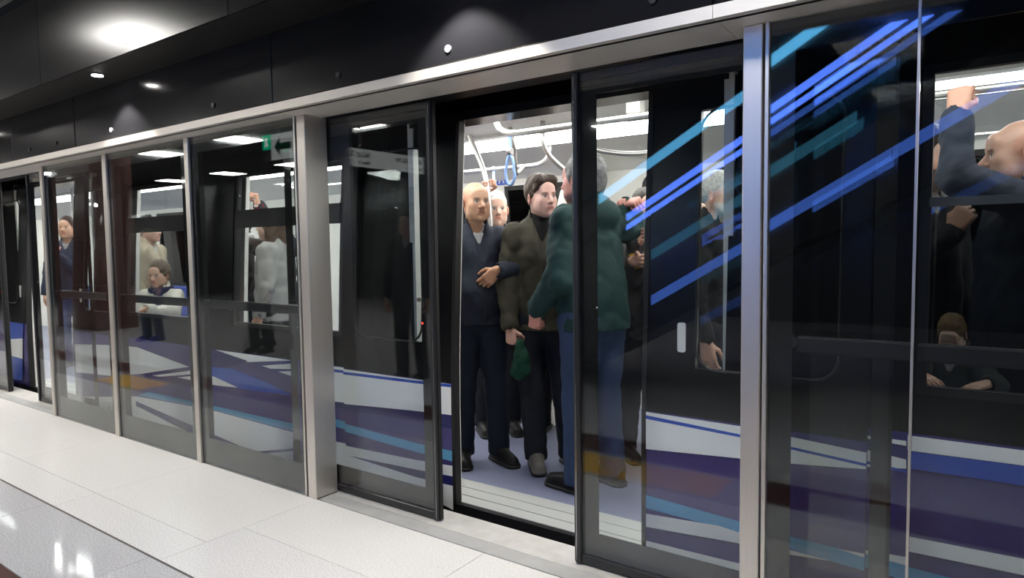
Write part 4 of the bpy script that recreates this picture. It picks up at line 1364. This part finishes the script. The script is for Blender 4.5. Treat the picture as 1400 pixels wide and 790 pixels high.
    if bands:
        for k, mt in bands.items():
            dsl = Vector(unit(wr[k] - el[k])); c0 = Vector(wr[k]) + dsl * .006
            u_ = dsl.orthogonal().normalized(); w_ = dsl.cross(u_)
            MB().tube([c0 + (u_ * math.cos(a) + w_ * math.sin(a)) * .031 for a in [2 * math.pi * i / 16 for i in range(17)]], .006, 6).build('bracelet', mt, t, smooth=True)
    return t
# ---- passengers in the doorway
CAMV = np.array((0, -2.318))
person('older bald man in navy zip jacket and grey shirt standing at the left door edge',
       (-2.66, 1.02, 0), (.80, -.60), 1.78, skin=(.54, .32, .21), head='old', hair='bald', haircol=(.42, .40, .38),
       look=(.86, -.5), jacket=(.020, .026, .042), shirt=(.42, .43, .45), trousers=(.012, .018, .032), shoes=(.008, .008, .008),
       belly=.035, bulk=1.08, hem=.88, feet=((.12, -.06, .25), (-.10, .0, -.15)),
       hands=(dict(at=(-2.42, .93, 1.24), d=(-.6, -.4, -.65), n=(-.5, .75, .1), pose='relaxed', pole=(.45, 1, -.1)), None))
person('older white-haired man in black jacket and pale scarf holding the left pole',
       (-2.95, 1.62, 0), (.75, -.66), 1.77, skin=(.64, .42, .32), head='old', hair='short', haircol=(.75, .74, .72),
       look=(.72, -.70), jacket=(.012, .012, .014), shirt=(.5, .5, .52), scarf=(.50, .50, .52), res=.015,
       hands=(None, dict(at=(-2.90, 1.42, 1.745), d=(.25, .0, .97), n=(.75, .0, -.3), pose='grip', pole=(-.3, -.5, -.8))))
person('young dark-haired man in olive jacket and black roll-neck looking out of the doorway',
       (-2.27, 1.18, 0), (.60, -.80), 1.80, skin=(.66, .43, .36), head='young', hair='wavy', haircol=(.055, .035, .022),
       look=(.90, -.42), pitch=-.02, roll=-.05, jacket=(.050, .047, .031), shirt=(.008, .008, .009), turtle=True, hood=True,
       trousers=(.014, .017, .024), shoes=(.16, .15, .13), hem=.84, bulk=1.04, feet=((.16, -.02, .35), (-.05, -.05, .05)),
       hands=(None, dict(at=(-2.34, .93, .86), d=(.12, -.05, -1), n=(.2, .9, 0), pose='fist', pole=(-.8, -.2, 0))))
person('grey-haired man in dark green jacket and jeans seen from behind in the doorway',
       (-1.80, .98, 0), (-.97, .22), 1.87, skin=(.60, .30, .25), head='old', hair='bushy', haircol=(.20, .20, .20),
       look=(-.97, .10), jacket=(.012, .042, .040), shirt=(.1, .1, .1), trousers=(.035, .060, .125), shoes=(.006, .006, .007),
       hood=True, bulk=1.2, stoop=.05, hem=.86, bands={1: 'chrome'}, feet=((.10, -.06, .1), (-.14, -.02, -.1)),
       hands=(dict(at=(-2.06, .79, 1.03), d=(-.05, -.05, -1), n=(.2, .9, .1), pose='fist', pole=(.6, -.5, -.2)),
              dict(at=(-1.76, 1.26, 1.62), d=(1, .0, .12), n=(.2, .5, -.9), pose='grip', pole=(.2, .5, -.8))))
person('passenger in grey coat with yellow cuff gripping the right-hand pole',
       (-1.80, 1.66, 0), (.70, -.60), 1.72, skin=(.66, .42, .32), head='young', hair='short', haircol=(.04, .03, .02),
       jacket=(.06, .06, .065), shirt=(.3, .3, .3), scarf=(.45, .45, .45), res=.015, cuffs={1: (.60, .33, .02)},
       hands=(dict(at=(-1.70, 1.27, 1.285), d=(1, 0, .05), n=(.0, -.6, .0), pose='grip', pole=(.4, .3, -.8)),
              dict(at=(-1.70, 1.30, 1.43), d=(1, 0, .1), n=(.0, -.6, .0), pose='grip', pole=(-.2, .3, -.9))))
person('passenger in black coat standing low behind the right-hand pole',
       (-1.40, 1.75, 0), (-.55, -.80), 1.66, skin=(.60, .38, .30), head='young', hair='long', haircol=(.05, .03, .02),
       jacket=(.010, .010, .012), res=.016, hres=.006,
       hands=(None, dict(at=(-1.66, 1.33, 1.03), d=(-.1, -.5, -.9), n=(1, 0, 0), pose='fist', pole=(-.4, .3, -.8))))
person('white-haired bearded passenger in profile behind the right train door window',
       (-1.22, 1.34, 0), (.95, -.1), 1.76, skin=(.60, .40, .32), head='old', hair='short', haircol=(.62, .62, .60),
       look=(.98, -.15), beard=(.55, .55, .53), jacket=(.012, .012, .014), res=.016)
person('passenger in purple sleeve with raised hand behind the young man',
       (-2.18, 1.80, 0), (.55, -.80), 1.70, skin=(.70, .48, .38), head='young', hair='short', haircol=(.03, .02, .015),
       jacket=(.060, .050, .110), res=.016, hres=.006,
       hands=(dict(at=(-2.17, 1.56, 1.70), d=(-.3, -.1, .95), n=(-.4, -.8, 0), pose='grip', pole=(.5, .3, -.8)), None))
person('woman with brown ponytail behind the young man in olive',
       (-2.62, 1.90, 0), (-.3, .95), 1.64, skin=(.62, .42, .34), head='young', hair='ponytail', haircol=(.16, .08, .045),
       jacket=(.10, .10, .11), res=.018, hres=.006)
# ---- passengers behind the right-hand window
person('balding man in navy jacket with raised arm holding the ceiling rail at the right edge',
       (.09, 1.18, 0), (-.92, -.30), 1.86, skin=(.48, .28, .21), head='old', hair='bald', haircol=(.06, .05, .045),
       look=(-.97, -.20), pitch=.06, jacket=(.018, .024, .042), shirt=(.1, .1, .12), bulk=1.08, open_front=False, hem=.8,
       hands=(dict(at=(-.13, 1.03, 1.905), d=(.10, .15, .97), n=(.1, .95, -.2), pose='grip', pole=(-.9, -.5, -.6)), None))
person('dark-haired bearded man in black jacket looking down behind the rightmost glass',
       (-.27, 1.42, 0), (.75, -.60), 1.90, skin=(.55, .34, .26), head='young', hair='short', haircol=(.035, .022, .015),
       look=(.85, -.45), pitch=.25, beard=(.04, .028, .02), jacket=(.012, .013, .016), res=.016,
       hands=(None, dict(at=(-.14, 1.20, 1.42), d=(.4, -.2, .7), n=(.2, .9, 0), pose='fist')))
person('child with short light brown hair leaning on the sill of the right-hand window',
       (-.12, .98, 0), (-.15, -1), 1.065, skin=(.70, .48, .38), head='young', hair='fringe', haircol=(.20, .12, .05),
       pitch=.55, jacket=(.025, .035, .035), res=.016, stoop=.02,
       hands=(dict(at=(.0, .63, .86), d=(-.5, -.6, -.1), n=(0, .2, -1), pose='flat'), dict(at=(-.21, .63, .87), d=(.5, -.6, -.1), n=(0, .2, -1), pose='flat')))
# ---- passengers behind the left windows
person('seated woman in white jumper and navy scarf behind the second fixed glass panel',
       (-6.55, .98, 0), (.55, -.84), 1.70, skin=(.55, .34, .26), head='old', hair='bushy', haircol=(.14, .10, .07), sit=True,
       look=(.5, -.8), pitch=.12, jacket=(.72, .70, .62), shirt=(.02, .03, .08), scarf=(.018, .022, .07), trousers=(.05, .08, .16), open_front=False,
       hands=(dict(at=(-6.20, .68, .86), d=(-.5, -.3, -.1), n=(0, .3, -1), pose='fist', pole=(.7, .2, -.6)),
              dict(at=(-6.40, .64, .86), d=(.8, -.2, 0), n=(0, .3, -1), pose='fist', pole=(-.7, .2, -.6))))
person('standing passenger in beige coat behind the second fixed glass panel',
       (-7.25, 1.25, 0), (.8, .5), 1.72, skin=(.5, .32, .25), head='young', hair='short', haircol=(.03, .02, .02),
       jacket=(.42, .36, .27), res=.018, hres=.006, bulk=1.1)
person('passenger with dark curly hair and black coat left of the middle slim post',
       (-6.0, 1.50, 0), (-.4, -.8), 1.78, skin=(.5, .32, .25), head='young', hair='bushy', haircol=(.03, .028, .026),
       jacket=(.02, .02, .02), scarf=(.5, .5, .5), res=.018, hres=.006)
person('passenger in pale grey padded coat behind the third fixed glass panel',
       (-4.98, 1.15, 0), (-.7, -.5), 1.70, skin=(.55, .36, .28), head='young', hair='long', haircol=(.10, .06, .04),
       jacket=(.34, .335, .32), trousers=(.02, .02, .02), res=.018, hres=.006, bulk=1.12)
person('passenger with red sleeve and pale watch reaching up behind the third glass panel',
       (-5.35, 1.45, 0), (.6, -.6), 1.74, skin=(.68, .42, .32), head='young', hair='short', haircol=(.04, .03, .02),
       jacket=(.05, .05, .055), res=.018, cuffs={1: (.35, .015, .05)}, bands={1: 'paper'},
       hands=(dict(at=(-5.17, 1.12, 1.81), d=(-.15, .0, 1), n=(-.2, -.3, .1), pose='grip', pole=(.5, .2, -.8)),
              dict(at=(-5.26, 1.10, 1.70), d=(-.4, 0, .6), n=(.2, .9, 0), pose='fist', pole=(-.5, .3, -.8))))
person('passenger in blue jeans and dark top inside the far left train door',
       (-9.0, 1.15, 0), (.7, -.7), 1.80, skin=(.66, .38, .26), head='young', hair='short', haircol=(.06, .03, .02),
       jacket=(.03, .04, .08), trousers=(.04, .08, .25), res=.018, hres=.006,
       hands=(dict(at=(-8.80, .95, 1.35), d=(-.4, -.2, .7), n=(0, .9, 0), pose='fist'), None))
# ---- people waiting on the platform, seen mirrored in the glass
for lab, loc, fc, jk, tr, hs in (
        ('person in dark coat on the platform mirrored in the left glass door', (-4.95, -2.45, 0), (.3, .95), (.010, .010, .012), (.010, .010, .012), 1.74),
        ('person in black jacket and jeans on the platform mirrored left of the thick column', (-8.6, -3.5, 0), (-.5, .8), (.012, .012, .014), (.012, .012, .016), 1.70),
        ('person in beige jacket on the platform mirrored in the third glass panel', (-8.0, -3.0, 0), (.2, .95), (.12, .09, .06), (.010, .010, .012), 1.68),
        ('person in dark coat and blue shoes on the platform mirrored in the second glass panel', (-10.6, -2.85, 0), (.3, .95), (.02, .02, .025), (.05, .07, .12), 1.72)):
    person(lab, loc, fc, hs, jacket=jk, trousers=tr, shoes=(.02, .03, .25) if 'blue shoes' in lab else (.01, .01, .01), res=.022, hres=.008, haircol=(.03, .02, .02))
# ---- things carried
f = Field((-.10, -.08, -.20), (.10, .08, .06), .007)
f.cap((0, 0, .03), (.01, 0, -.05), .022, .035, 0)
f.cap((.01, 0, -.05), (-.015, .005, -.14), .038, .048, .03)
f.cap((.02, 0, -.04), (.04, 0, -.12), .03, .03, .02)
f.noise(.007, 60, 3)
v, q = f.mesh()
gc = np_obj('cloth_bag', v, q, cloth((.006, .05, .028)), None)
gc.location = (-2.27, .93, .775)
tag(gc, 'crumpled dark green cloth hanging from the hand of the young man in olive', 'cloth')
rb = empty('shopping_bag', (-2.50, 1.16, .92)); tag(rb, 'red bag glimpsed between the navy jacket and the olive jacket', 'bag')
MB().prism([(-.10, 0), (.10, 0), (.115, .24), (-.115, .24)], 'y', -.04, .04).build('bag_body', pbsdf('red bag', (.62, .03, .025), .5), rb, bevel=.012)
for sy in (-.03, .03):
    MB().tube([(-.05, sy, .23), (-.045, sy, .34), (0, sy, .38), (.045, sy, .34), (.05, sy, .23)], .006, 6).build('bag_handle', 'rubber', rb)
